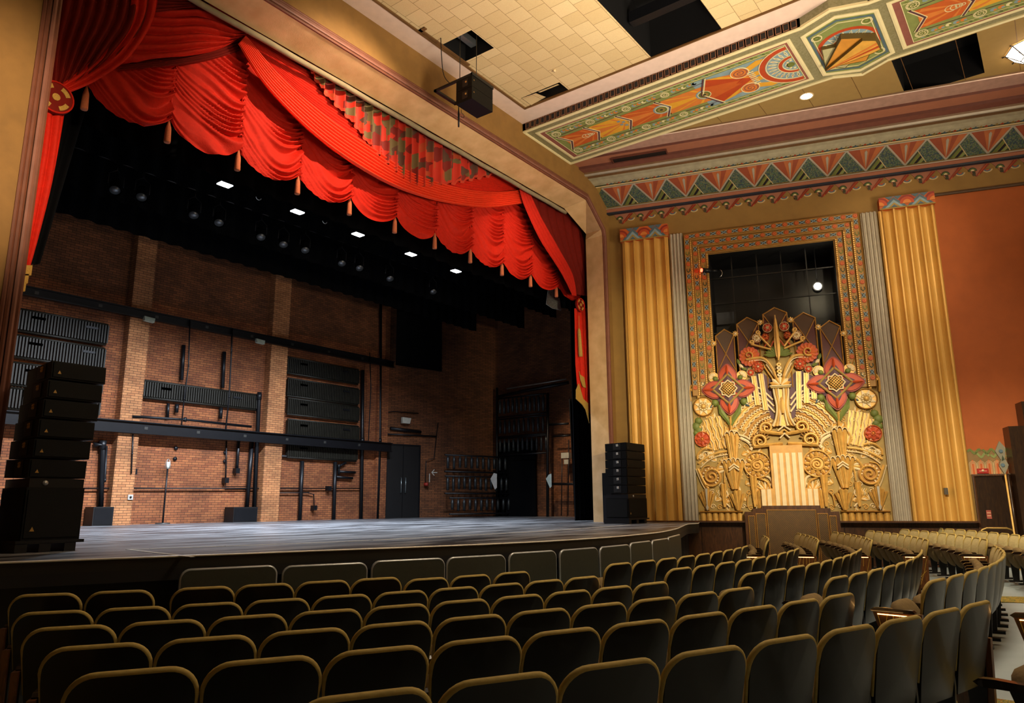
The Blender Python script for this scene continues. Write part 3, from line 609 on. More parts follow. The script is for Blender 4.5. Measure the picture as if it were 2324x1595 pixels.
def panel(a0, a1, b0, b1, name, flip=1):
    mb = MB(); cb = (b0 + b1) / 2
    rc = [(a0, b0), (a1, b0), (a1, b1), (a0, b1)]
    poly(mb, BF, rc, 0, .006, MAUVE); stroke(mb, BF, rc, .085, 0, .016, CREAM2, True, .006)
    i_ = .10; poly(mb, BF, [(a0 + i_ + .08, b0 + i_), (a1 - i_, b0 + i_), (a1 - i_, b1 - i_), (a0 + i_ + .08, b1 - i_)], .006, .009, LGREEN)
    stroke(mb, BF, [(a0 + i_ + .08, b0 + i_), (a1 - i_, b0 + i_), (a1 - i_, b1 - i_), (a0 + i_ + .08, b1 - i_)], .014, .009, .013, CREAM2, True)
    for sd in (-1, 1):     # leaf borders along both sides
        yb = cb + sd * ((b1 - b0) / 2 - .17); n = int((a1 - a0 - .3) / .085)
        for k in range(n):
            a = a0 + .25 + k * .085; stroke(mb, BF, [(a, yb - .02), (a + .05, yb + .02)], .022, .009, .012, (GREENP, LBLUE, DGREEN)[k % 3])
        stroke(mb, BF, [(a0 + .2, yb - sd * .045), (a1 - .2, yb - sd * .045)], .01, .009, .013, CREAM2)
        for j in range(4):
            s0 = a0 + .36 + j * 1.02
            snail(mb, s0, yb - sd * .17, .115 - .006 * j, sd, .012)
            for k in range(5):
                a = s0 + .22 + k * .13; disc(mb, BF, a, yb - sd * .15, .055, .009, .012, (LBLUE, ORG1, CREAM2)[k % 3], 12); disc(mb, BF, a + .03, yb - sd * .13, .03, .012, .014, (ORG1, LBLUE, GREENP)[k % 3], 10)
            stroke(mb, BF, [(s0 + .1, yb - sd * .27), (s0 + .9, yb - sd * .23)], .014, .009, .016, PURP)
    # chain of rayed shields
    hw = .34; segs = [(a0 + .30, a0 + 1.22, ORG3, ORG1), (a0 + 1.12, a0 + 2.15, ORG2, ORG1), (a0 + 2.05, a0 + 3.2, ORG3, ORG1), (a0 + 3.1, a0 + 4.3, ORG1, ORG2)]
    for si, (s0, s1, m1, m2) in enumerate(segs):
        edge_ = [(s0 + .05, cb - hw), (s1, cb - hw), (s1 + .0, cb - hw * .5), (s1 - .0, cb), (s1, cb + hw * .5), (s1, cb + hw), (s0 + .05, cb + hw), (s0 + .22, cb)]
        poly(mb, BF, edge_, .012, .016, m1)
        ap = (s1 - .06, cb)
        for t0, t1 in ((150, 162), (172, 188), (198, 210), (120, 135), (225, 240)):
            L_ = min(1., (s1 - s0) * .85)
            P = lambda t: (ap[0] + L_ * cos(R_(t)) * (1 if abs(t - 180) < 40 else .42), ap[1] + min(hw * .95, abs(L_ * sin(R_(t)))) * (1 if sin(R_(t)) > 0 else -1))
            poly(mb, BF, [ap, P(t0), P(t1)], .016, .018, m2)
        zz = [(s0 - .02, cb - hw - .06), (s0 + .10, cb - hw * .55), (s0 + .2, cb), (s0 + .10, cb + hw * .55), (s0 - .02, cb + hw + .06)]
        stroke(mb, BF, zz, .06, .016, .021, PURP); stroke(mb, BF, [(a - .035, b) for a, b in zz], .018, .016, .024, CREAM2); stroke(mb, BF, [(a + .035, b) for a, b in zz], .014, .016, .024, CREAM2)
        if si in (2, 3):
            for rr_, m in ((.2, LBLUE), (.16, CREAM2), (.14, GREENP), (.09, OLIVE), (.04, DGREEN)): disc(mb, BF, s1 - .12, cb, rr_, .018, .022 + (.2 - rr_) * .03, m, 20)
        if si == 1:
            for k in range(4): poly(mb, BF, [(s1 - .22 + .09 * (k % 2), cb - .17 + .09 * k), (s1 - .14 + .09 * (k % 2), cb - .17 + .09 * k), (s1 - .14 + .09 * (k % 2), cb - .1 + .09 * k), (s1 - .22 + .09 * (k % 2), cb - .1 + .09 * k)], .018, .022, LBLUE)
        if si == 0: 
            for k in range(4): ring(mb, BF, s1 - .28 + k * .07, cb, .1 - .02 * k, .016, .018, .022, CREAM2, 16)
    # big diamond, volutes and rosette
    s0 = a0 + 4.15; dm = [(s0, cb), (s0 + .28, cb - .56), (s0 + 1.05, cb - .35), (s0 + 1.25, cb), (s0 + 1.05, cb + .35), (s0 + .28, cb + .56)]
    poly(mb, BF, [(s0 - .05, cb - .62), (a1 - .12, cb - .62), (a1 - .12, cb + .62), (s0 - .05, cb + .62)], .009, .012, LBLUE)
    poly(mb, BF, dm, .014, .02, ORG1)
    ap = (s0 + 1.2, cb)
    for i, (p, q) in enumerate(((dm[0], (s0 + .14, cb - .28)), ((s0 + .14, cb - .28), dm[1]), (dm[1], (s0 + .6, cb - .48)), (dm[0], (s0 + .14, cb + .28)), ((s0 + .14, cb + .28), dm[5]), (dm[5], (s0 + .6, cb + .48)))):
        poly(mb, BF, [ap, p, q], .02, .022, (ORG3, REDP, ORG2)[i % 3])
    for o_ in (0, .05): stroke(mb, BF, [(s0 + .3 - o_, cb - .62), (s0 - o_, cb), (s0 + .3 - o_, cb + .62)], .028, .02, .026, PURP if o_ else CREAM2)
    for sd in (-1, 1):
        A = a0 + 5.15; B = cb + sd * .36
        stroke(mb, BF, [(A + .15, B), (A + .45, B + sd * .15), (A + .75, B + sd * .1), (A + .6, cb + sd * .1), (A + .2, cb + sd * .12)], .16, .012, .02, ORG2)
        disc(mb, BF, A, B, .2, .014, .026, ORG1, 22); ring(mb, BF, A, B, .2, .018, .014, .032, CREAM2, 22); stroke(mb, BF, spiral(A, B, .18, 2.2, 0, sd, 30, .08), .02, .026, .032, MAUVE)
    poly(mb, BF, [(a0 + 4.95, cb), (a0 + 5.15, cb - .12), (a0 + 5.35, cb), (a0 + 5.15, cb + .12)], .02, .028, REDP)
    for k in range(8): stroke(mb, BF, [(a0 + 5.28, cb - .26 + k * .075), (a0 + 5.42, cb - .26 + k * .075)], .03, .026, .034, CREAM2); 
    A = a1 - .12
    def half(r, w_, c, m, n=18): stroke(mb, BF, [(A - r * sin(pi * k / n), cb - r * cos(pi * k / n)) for k in range(n + 1)], w_, .012, c, m)
    poly(mb, BF, [(A - .66 * sin(pi * k / 18), cb - .66 * cos(pi * k / 18)) for k in range(19)], .012, .022, LBLUE)
    half(.68, .12, .026, REDP); half(.60, .02, .03, CREAM2); half(.75, .02, .03, CREAM2); half(.3, .07, .03, REDP); half(.25, .015, .034, CREAM2); half(.35, .015, .034, CREAM2)
    for k in range(13):
        t = pi * (k + .5) / 13
        for d_ in (-.05, .05): stroke(mb, BF, [(A - .36 * sin(t), cb - .36 * cos(t)), (A - .47 * sin(t + d_), cb - .47 * cos(t + d_)), (A - .57 * sin(t), cb - .57 * cos(t))], .014, .022, .028, CREAM2)
        disc(mb, BF, A - .5 * sin(t), cb - .5 * cos(t), .022, .022, .026, ORG1 if k % 2 else GREENP, 8)
    disc(mb, BF, A - .09, cb, .09, .02, .03, GREENP, 14)
    for k in range(6): t = pi * (k + .5) / 6; disc(mb, BF, A - .17 * sin(t), cb - .17 * cos(t), .03, .022, .03, CREAM2, 8)
    return mb.build(name, BEAM)
o = panel(.25, 6.62, .3, 2.06, 'painted_panel'); o['label'] = 'long painted panel with orange shields, swirls and a half rosette'
mb = MB(); hx = [(6.9, .36), (7.58, .1), (8.28, .38), (8.28, 2.08), (7.58, 2.36), (6.9, 2.06)]
poly(mb, BF, hx, 0, .006, LGREEN); stroke(mb, BF, hx, .09, 0, .018, CREAM2, True, .006)
sh_ = lambda k: [(7.59 + (a - 7.59) * k, 1.22 + (b - 1.22) * k) for a, b in hx]
stroke(mb, BF, sh_(.88), .05, .006, .012, BLUEP, True); stroke(mb, BF, sh_(.8), .014, .006, .016, CREAM2, True)
for r_, m in ((.62, REDP), (.53, LBLUE), (.36, CREAM2), (.33, REDP), (.22, LBLUE), (.12, REDP)): disc(mb, BF, 7.59, 1.22, r_, .006, .008 + (.7 - r_) * .01, m, 30)
for k in range(20): t = 2 * pi * k / 20; stroke(mb, BF, [(7.59 + .37 * cos(t - .1), 1.22 + .37 * sin(t - .1)), (7.59 + .52 * cos(t), 1.22 + .52 * sin(t)), (7.59 + .37 * cos(t + .1), 1.22 + .37 * sin(t + .1))], .014, .01, .018, CREAM2)
for sa in (-1, 1):
    for sb in (-1, 1): 
        ring(mb, BF, 7.59 + sa * .48, 1.22 + sb * .62, .1, .02, .006, .014, CREAM2, 12); ring(mb, BF, 7.59 + sa * .48, 1.22 + sb * .62, .05, .02, .006, .014, GREENP, 12)
mb.build('painted_panel', BEAM)['label'] = 'six-sided painted panel with a sunburst'
mb = MB(); ap = (7.02, 1.62)   # layered crystal fan standing off the panel
for pts, c, m in (([ap, (7.12, .95), (7.5, 1.05)], .08, mat('pale_fan', '#b5b184', .5)), ([ap, (7.35, 1.95), (7.62, 1.7)], .08, 'pale_fan'), ([ap, (7.55, .72), (7.9, .95)], .13, mat('amber_fan', '#c98a34', .45)), ([ap, (7.95, 1.55), (7.8, 1.85)], .13, 'amber_fan'), ([ap, (7.9, .95), (8.12, 1.12), (8.14, 1.5), (7.95, 1.55)], .19, mat('amber_fan_light', '#d3a045', .45))):
    m = MC[m] if isinstance(m, str) else m
    poly(mb, BF, pts, .01, c, m); stroke(mb, BF, pts, .014, .01, c + .004, mat('fan_edge', '#5b4a1c', .5), True)
for q, m in (((8.13, 1.25), ORG1), ((8.14, 1.38), REDP)): poly(mb, BF, [ap, (q[0], q[1] - .05), (q[0], q[1] + .02)], .19, .194, m)
mb.build('crystal_fan', BEAM)['label'] = 'amber crystal-shaped fan in relief'
o = panel(8.52, 14.9, .3, 2.06, 'painted_panel'); o['label'] = 'second long painted panel running out of the picture'
# ================================================================== TRIANGLE FRIEZE
FR = thing('triangle_frieze', 'painted frieze of orange triangles and green stripes along the top of right wall', 'frieze', tuple(W(5, 8.7, .1)))
t_ = (W(0, 9.2, .68) - W(0, 8.765, .085)); FL = t_.length; t_.normalize(); fn_ = WD.cross(t_); fn_ = fn_ if fn_.z < 0 else -fn_
FF = Frame(W(0, 8.765, .085), WD, t_, fn_)
mb = MB(); MOSB = bpy.data.materials.new('blue_green_mosaic'); MOSB.use_nodes = True; nt = MOSB.node_tree
vo = nt.nodes.new('ShaderNodeTexVoronoi'); vo.inputs['Scale'].default_value = 26; tc = nt.nodes.new('ShaderNodeTexCoord'); nt.links.new(tc.outputs['Object'], vo.inputs['Vector'])
rr = nt.nodes.new('ShaderNodeValToRGB'); nt.links.new(vo.outputs['Distance'], rr.inputs[0]); rr.color_ramp.interpolation = 'CONSTANT'
for i, (p_, c_) in enumerate(((0, '#8d6232'), (.25, '#466a66'), (.42, '#54602c'), (.6, '#30404f'))):
    e = rr.color_ramp.elements[i] if i < 2 else rr.color_ramp.elements.new(p_)
    e.position = p_; e.color = lin(c_)
nt.links.new(rr.outputs[0], nt.nodes['Principled BSDF'].inputs['Base Color'])
PP = .952; RUST = mat('frieze_rust', '#8f4222', .6, var=.08); RUST2 = mat('frieze_orange', '#ad6030', .6, var=.08)
for k in range(-1, 14):
    s0 = .42 + PP * k; T = FL - .03; B = .03; tl = (s0 - PP / 2, T); tr = (s0 + PP / 2, T); ap = (s0, B)
    if k >= 0:
        poly(mb, FF, [tl, ap, (s0, T)], 0, .008, RUST); poly(mb, FF, [(s0, T), ap, tr], 0, .008, RUST2)
        poly(mb, FF, [(s0 - .16, T), ap, (s0, T)], .008, .01, RUST2); poly(mb, FF, [(s0 + .1, T), ap, (s0 + .25, T)], .008, .01, RUST)
        stroke(mb, FF, [tl, ap, tr], .045, 0, .02, SILV, ridge=.004); stroke(mb, FF, [tl, tr], .03, 0, .02, SILV)
        poly(mb, FF, [(s0 - .035, T - .12), (s0, T - .07), (s0 + .035, T - .12), (s0, B + .07)], .01, .016, SILV)
        # mosaic parallelogram and striped corner in the upright triangle to the right
    nx = s0 + PP
    poly(mb, FF, [(s0 + PP / 2, T - .02), (nx - .03, B), (s0 + PP * .52, B), (s0 + PP * .29, T * .58)], 0, .008, MOSB)
    stroke(mb, FF, [(s0 + PP * .29, T * .58), (s0 + PP * .52, B)], .02, .004, .014, SAND)
    c = [DGREEN, GREENP, BLACK, LGREEN, DGREEN]
    for j in range(5):
        u0, u1 = j / 5, (j + .8) / 5; x0 = s0 + .03 + (PP * .5 - .03) * u0; x1 = s0 + .03 + (PP * .5 - .03) * u1
        q = lambda u: (s0 + PP * .29 + PP * .23 * u, T * .58 + (B - T * .58) * u)
        poly(mb, FF, [(x0, B), (x1, B), q(u1), q(u0)], 0, .01, c[j])
mb.build('frieze_panels', FR)
mb = MB(); G = Frame(W(0, 0, 0), WD, (0, 0, 1), WN)
for k in range(24):
    s0 = .42 + .6156 * k
    poly(mb, G, [(s0 - .27, 8.55), (s0 + .33, 8.55), (s0 + .18, 8.40), (s0 + .04, 8.24), (s0 - .06, 8.24), (s0 - .15, 8.4)], 0, .015, PINK2)
    for j, m in enumerate((REDD, ORG3, REDD)): poly(mb, G, [(s0 - .03 + j * .045, 8.23 + j * .03), (s0 + .0 + j * .045, 8.22 + j * .03), (s0 + .26 + j * .03, 8.52), (s0 + .22 + j * .03, 8.53)], .015, .03, m)
    for r_, m in ((.10, DGREEN), (.07, GREENP), (.04, CREAMP)): poly(mb, G, [(s0 - .08 + r_ * cos(pi * i / 8), 8.38 + r_ * sin(pi * i / 8)) for i in range(9)], .015, .03 + (.1 - r_) * .1, m)
    for j in range(4): stroke(mb, G, [(s0 - .09, 8.36 - .03 * j), (s0 - .02, 8.345 - .03 * j)], .018, .015, .03, DGREEN)
    for r_, m in ((.12, SAND), (.085, BLUEP), (.045, REDP)): poly(mb, G, [(s0 + .25 + r_ * cos(pi * i / 8), 8.38 - r_ * .7 * sin(pi * i / 8)) for i in range(9)], .0, .02 + (.12 - r_) * .1, m)
mb.build('pendant_border', FR)['label'] = 'row of small fan and ribbon pendants'
mb = MB()
for k in range(110): s0 = .1 + k * .115; poly(mb, Frame(W(0, 9.225, .8), WD, WN, (0, 0, -1)), [(s0, -.05), (s0 + .05, .03), (s0 + .1, -.05)], .0, .012, (REDP, BLUEP, OLIVE)[k % 3])
mb.build('border_band', FR)
# ================================================================== COLUMNS
def column(s0, s1, label, cap0, cap1, z1, ztop):
    r = thing('gold_column', label, 'column', tuple(W((s0 + s1) / 2, -.46, .1)), 'gilded fluted columns')
    mb = MB(); n = 4; fw_ = .035; m0 = .07; wd_ = (s1 - s0 - 2 * m0) / n; pr = [(s0, 0), (s0, .17), (s0 + .03, .2), (s0 + m0, .2)]
    for i in range(n):
        a = s0 + m0 + i * wd_; b = a + wd_
        pr += [(a + fw_ * .5, .25)]
        for k in range(9): t = k / 8; pr.append((a + fw_ * .5 + (wd_ - fw_) * t, .245 - .12 * sin(pi * t) ** .7))
        pr += [(b - fw_ * .5, .25)]
    pr += [(s1 - m0, .2), (s1 - .03, .2), (s1, .17), (s1, 0)]
    mb.add([W(a, z, c) for a, c in pr for z in (-.46, z1)], [(2 * i, 2 * i + 2, 2 * i + 3, 2 * i + 1) for i in range(len(pr) - 1)], mat('column_gilding', '#cfa050', .4, .25, var=.05, scale=2))
    mb.build('shaft', r)
    mb = MB(); mb.prism([W(cap0, z1 - .0, .27), W(cap1, z1, .27), W(cap1, ztop, .27), W(cap0, ztop, .27)], WN * -.27, ORG3)
    F = Frame(W(0, 0, .27), WD, (0, 0, 1), WN); h = ztop - z1; L_ = cap1 - cap0
    stroke(mb, F, [(cap0, z1 + .01), (cap1, z1 + .01)], .03, 0, .02, OLIVE)
    for i in range(2):
        c = cap0 + L_ * (.27 + .47 * i)
        for k, m in ((1, BLUEP), (.72, LBLUE), (.45, OLIVE), (.25, BLUEP)): poly(mb, F, [(c - .3 * k, z1 + .03), (c + .3 * k, z1 + .03), (c, z1 + .03 + (h - .05) * k)], .0, .012 + (1 - k) * .02, m)
        for k in (-1, 1): poly(mb, F, [(c, ztop), (c + k * .2, ztop), (c + k * .1, ztop - h * .28)], 0, .012, BLUEP)
    for c in (cap0 + .02, cap0 + L_ * .505, cap1 - .02):
        for r0, m in ((.22, REDD), (.17, REDP), (.1, ORG1)):
            pts = [(min(cap1, max(cap0, c + r0 * cos(pi * j / 10))), z1 + h * .3 + r0 * sin(pi * j / 10) * 1.05) for j in range(11)]
            if pts[0][0] - pts[-1][0] > .02: poly(mb, F, pts, 0, .01 + (.22 - r0) * .05, m)
    o = mb.build('capital', r); o['label'] = 'painted block capital with blue peaks and coral arcs'
    return r
column(.40, 1.74, 'tall gold fluted column between the stage arch and the gilded relief', .37, 1.76, 7.58, 7.96)
column(7.26, 8.57, 'tall gold fluted column between the gilded relief and the orange wall', 7.29, 8.59, 7.55, 7.88)
for s0, s1, zt, lab in ((1.77, 2.15, 7.66, 'narrow silver reeded pilaster left of the gilded relief'), (6.84, 7.23, 7.58, 'narrow silver reeded pilaster right of the gilded relief')):
    mb = MB(); pr = [(s0, 0), (s0, .08)]; n = 4; wd_ = (s1 - s0) / n
    for i in range(n):
        for k in range(7): t = k / 6; pr.append((s0 + (i + .08 + .84 * t) * wd_, .08 + .05 * sin(pi * t)))
    pr += [(s1, .08), (s1, 0)]
    mb.add([W(a, z, c) for a, c in pr for z in (-.46, zt)], [(2 * i, 2 * i + 2, 2 * i + 3, 2 * i + 1) for i in range(len(pr) - 1)], mat('silver_gilt', '#b3aa98', .45, .25, var=.06))
    mb.prism([W(a, zt, c) for a, c in pr], (0, 0, .01), SILV)
    tag(mb.build('silver_pilaster'), lab, 'pilaster', 'silver reeded pilasters')
mb = MB(); mb.box((-.04, -.03, -.08), (.04, .03, .08), mat('switch_plate', '#4b4234', .6), Matrix.Translation(W(8.02, .25, .2)) @ Matrix.Rotation(ANG - pi, 4, 'Z'))
tag(mb.build('wall_switch'), 'small dark switch box on the lower right gold column', 'switch')
# ================================================================== GILDED RELIEF
REL = thing('gilded_relief', 'large gilded and painted floral plaster relief filling the right wall niche', 'relief', tuple(W(4.48, -.46, .1)))
SC = 4.48
def P3(x, y, mir=False):
    a, b = WF.px(1540 + x / 3.068, 680 + y / 3.068, .1); return ((2 * SC - a) if mir else a, b)
K = .0036
# frame bands
def band(i, sA, sB, zT, w_, n0):
    mb = MB(); F = Frame(W(0, 0, 0), WD, (0, 0, 1), WN); zb = 2.9
    mb.prism([W(sA, zb, n0), W(sA + w_, zb, n0), W(sA + w_, zT - w_, n0), W(sB - w_, zT - w_, n0), W(sB - w_, zb, n0), W(sB, zb, n0), W(sB, zT, n0), W(sA, zT, n0)], WN * -n0, mat('frame_tan', '#a07638', .55, .1))
    for q in (.012, w_ - .035): stroke(mb, F, [(sA + q, zb), (sA + q, zT - q), (sB - q, zT - q), (sB - q, zb)], .02, n0, n0 + .015, GOLDD, ridge=.006)
    c = w_ * .42; z = zT - c; k = 0
    def coral(a, b): disc(mb, F, a, b, w_ * .27, n0, n0 + .02, REDP, 14); ring(mb, F, a, b, w_ * .14, .012, n0 + .02, n0 + .028, ORG1, 10)
    def cross(a, b, sx, sz):
        for u, v in ((1, 0), (-1, 0), (0, 1), (0, -1)):
            poly(mb, F, [(a + u * sx * .9 - v * sx * .45, b + v * sz * .9 - u * sz * .45), (a + u * sx * .9 + v * sx * .45, b + v * sz * .9 + u * sz * .45), (a + u * sx * .15, b + v * sz * .15)], n0, n0 + .006, NAVY)
        for u in (1, -1): stroke(mb, F, [(a - sx, b - u * sz), (a + sx, b + u * sz)], .016, n0, n0 + .016, LBLUE)
    # top run
    x = sA + c; L_ = sB - sA - 2 * c; nn = max(2, round(L_ / .30)); st = L_ / nn
    for j in range(nn + 1):
        coral(x + st * j, z)
        if j < nn: cross(x + st * (j + .5), z, st * .26, w_ * .22)
    for side in (0, 1):
        x = sA + c if side == 0 else sB - c; zz = z; j = 0
        while zz > zb + .2:
            zz -= .17
            if j % 3 == 0: cross(x, zz, w_ * .24, .065)
            elif j % 3 == 1: coral(x, zz + .02)
            else:
                stroke(mb, F, [(x - .04, zz + .06), (x - .045, zz), (x, zz - .05), (x + .045, zz), (x + .03, zz + .06)], .018, n0, n0 + .014, DGREEN if j % 2 else GREENP)
            j += 1
        n = int((zT - w_ - zb) / .055); bx = (sA + w_ - .018) if side == 0 else (sB - w_ + .018)
        for q in range(n): poly(mb, F, [(bx - .018, zb + q * .055), (bx + .018, zb + q * .055), (bx + .018, zb + q * .055 + .034), (bx - .018, zb + q * .055 + .034)], n0, n0 + .022, GOLDL)
    return mb.build('frame_band', REL)
for i in range(3): band(i, 2.19 + .212 * i, 6.79 - .212 * i, 7.6 - .212 * i, .205, .16 - .045 * i)
# background field
def fieldpoly(pts, c0, c1, m, name='relief_field'):
    mb = MB(); poly(mb, WF, pts, c0, c1, m); return mb.build(name, REL)
PT = lambda lst, mir=False: [P3(x, y, mir) for x, y in lst]
fieldpoly([(2.16, -.46), (6.81, -.46), (6.81, 2.75), (6.3, 3.1), (5.5, 3.2), (4.9, 4.2), (SC, 4.75), (4.06, 4.2), (3.46, 3.2), (2.66, 3.1), (2.16, 2.75)], 0, .05, OLIVE)
# pointed dark panels behind (right half in crop pixels, mirrored)
for i, (pk, sh, bt) in enumerate((((665, 53), 85, 420), ((868, 88), 78, 440), ((1050, 145), 68, 450), ((1215, 205), 62, 480))):
    for mir in ((False, True) if i else (False,)):
        cx0, zt = P3(*pk, mir); hw = sh * K; zs = zt - .17; zb = 3.0
        if i == 0: cx0 = SC
        mb = MB()
        poly(mb, WF, [(cx0 - hw, zb), (cx0 + hw, zb), (cx0 + hw, zs), (cx0, zt), (cx0 - hw, zs)], .02, .045, MAROON)
        poly(mb, WF, [(cx0 - hw, zs), (cx0, zt), (cx0 + hw, zs), (cx0, zs - .52)], .045, .05, UMBER)
        if i == 3:
            for sg in (-1, 1): poly(mb, WF, [(cx0 + sg * hw, zs), (cx0, zs - .52), (cx0 + sg * hw, zs - .75)], .045, .052, DGREEN)
        stroke(mb, WF, [(cx0 - hw, zb), (cx0 - hw, zs), (cx0, zt), (cx0 + hw, zs), (cx0 + hw, zb)], .032, .02, .075, GOLDD, ridge=.01)
        for sg in (-1, 1): stroke(mb, WF, [(cx0 + sg * hw, zs), (cx0, zs - .52), (cx0 - sg * hw * .98, zs - 1.0)], .026, .02, .07, GOLDD, ridge=.008)
        mb.build('pointed_panel', REL)
for q in ((780, 140), (972, 190), (1147, 235)):
    for mir in (False, True):
        a, b = P3(*q, mir); mb = MB()
        for k in range(8): petal(mb, WF, a, b, pi / 4 * k, .02, .085, .04, .05, .1, GOLDL, .01, 4)
        dome(mb, WF, a, b, .035, .1, .04, CREAMP, 10); mb.build('star_boss', REL)
# ------- motifs of the relief
def flower8(mir, big):
    a, b = P3(1090, 583, mir); mb = MB()
    for k in range(4):
        t = pi / 4 + pi / 2 * k; petal(mb, WF, a, b, t, .1, .44, .30, .05, .12, PURP, .02, 8)
    for k in range(4):
        t = pi / 2 * k
        petal(mb, WF, a, b, t, .10, .70, .50, .06, .16, REDD, .0, 12)
        petal(mb, WF, a, b, t, .10, .66, .43, .14, .19, REDP, .02, 12)
        petal(mb, WF, a, b, t, .12, .50, .25, .18, .215, PURP, .02, 8)
        petal(mb, WF, a, b, t, .36, .64, .07, .2, .235, REDP, .03, 7)
    out = []
    for k in range(16):
        r = .50 if k % 4 == 0 else (.29 if k % 2 == 0 else .31); out.append((a + r * cos(pi / 8 * k) * (.8 if k % 4 == 0 else 1), b + r * sin(pi / 8 * k) * (.8 if k % 4 == 0 else 1)))
    stroke(mb, WF, out, .05, .12, .245, OLIVE, True, .015)
    star = [(a + (.25 if k % 2 == 0 else .2) * cos(pi / 8 * k), b + (.25 if k % 2 == 0 else .2) * sin(pi / 8 * k)) for k in range(16)]
    poly(mb, WF, star, .1, .235, PURP); stroke(mb, WF, [(a + (x - a) * .92, b + (y - b) * .92) for x, y in star], .03, .2, .27, CREAMP, True, .01)
    mb.build('eight_lobed_flower', REL)['label'] = 'large coral and plum flower with gold lattice centre, %s' % ('left' if mir else 'right')
    mb = MB()
    disc(mb, WF, a, b, .185, .2, .25, BLACK, 20)
    for k in range(-3, 4):
        L_ = math.sqrt(max(0, .18 ** 2 - (k * .052) ** 2))
        for rot in (0, 1):
            c_, s__ = cos(pi / 4), sin(pi / 4)
            p = [(-L_, k * .052), (-L_ * .5, k * .052), (0, k * .052), (L_ * .5, k * .052), (L_, k * .052)]
            if rot: p = [(y, x) for x, y in p]
            p = [(a + x * c_ - y * s__, b + x * s__ + y * c_) for x, y in p]
            vs_ = [WF.pt(x, y, .25 + .09 * (1 - ((x - a) ** 2 + (y - b) ** 2) / .033)) for x, y in p]; mb.tube(vs_, .014, GOLD, 5)
    mb.build('lattice_dome', REL)
    for k in range(4):    # white fan shells and green buds between lobes
        t = pi / 4 + pi / 2 * k; fx, fy = a + .53 * cos(t), b + .50 * sin(t); mb = MB()
        if k < 2:
            disc(mb, WF, fx, fy, .14, .06, .14, GOLDL, 18)
            for j in range(8): petal(mb, WF, fx, fy, t + (j - 3.5) * .36, .02, .13, .035, .14, .17, CREAMP, .008, 4)
            dome(mb, WF, fx - .07 * cos(t), fy - .07 * sin(t), .07, .14, .07, GREENP)
            mb.build('fan_shell', REL)
        else:
            dome(mb, WF, fx, fy, .10, .1, .10, GREENP); petal(mb, WF, fx, fy, t, .02, .2, .08, .06, .12, BLUEP, .02, 5); petal(mb, WF, fx, fy, t + .1, .02, .16, .03, .12, .15, CREAMP, .01, 4)
            mb.build('bud', REL)
    mb = MB()
    stroke(mb, WF, [(a - .28, b - .42), (a - .22, b - .62), (a - .06, b - .86), (a, b - 1.0), (a + .06, b - .86), (a + .22, b - .62), (a + .28, b - .42)], [.05, .14, .1, .05, .1, .14, .05], .06, .15, GREENP, ridge=.03)
    stroke(mb, WF, [(a, b - .75), (a, b - 1.35)], [.05, .09], .06, .16, GOLD, ridge=.03)
    mb.build('leaf_calyx', REL)
for mir in (True, False): flower8(mir, 1)
def rosette(name, x, y, r, mats, mir, n=8, c=.08, lab=None, core=GOLDL):
    a, b = P3(x, y, mir); mb = MB(); disc(mb, WF, a, b, r, .05, c + .03, mats[0], 26); ring(mb, WF, a, b, r * .96, r * .1, c, c + .06, mats[1], 26, ridge=.008)
    for k in range(n): petal(mb, WF, a, b, 2 * pi * k / n, r * .22, r * .88, r * .5 * 8 / n, c, c + .06, mats[2], .02, 5)
    ring(mb, WF, a, b, r * .26, r * .07, c + .04, c + .1, mats[1], 16); dome(mb, WF, a, b, r * .2, c + .05, r * .25, core)
    o = mb.build(name, REL)
    if lab: o['label'] = lab
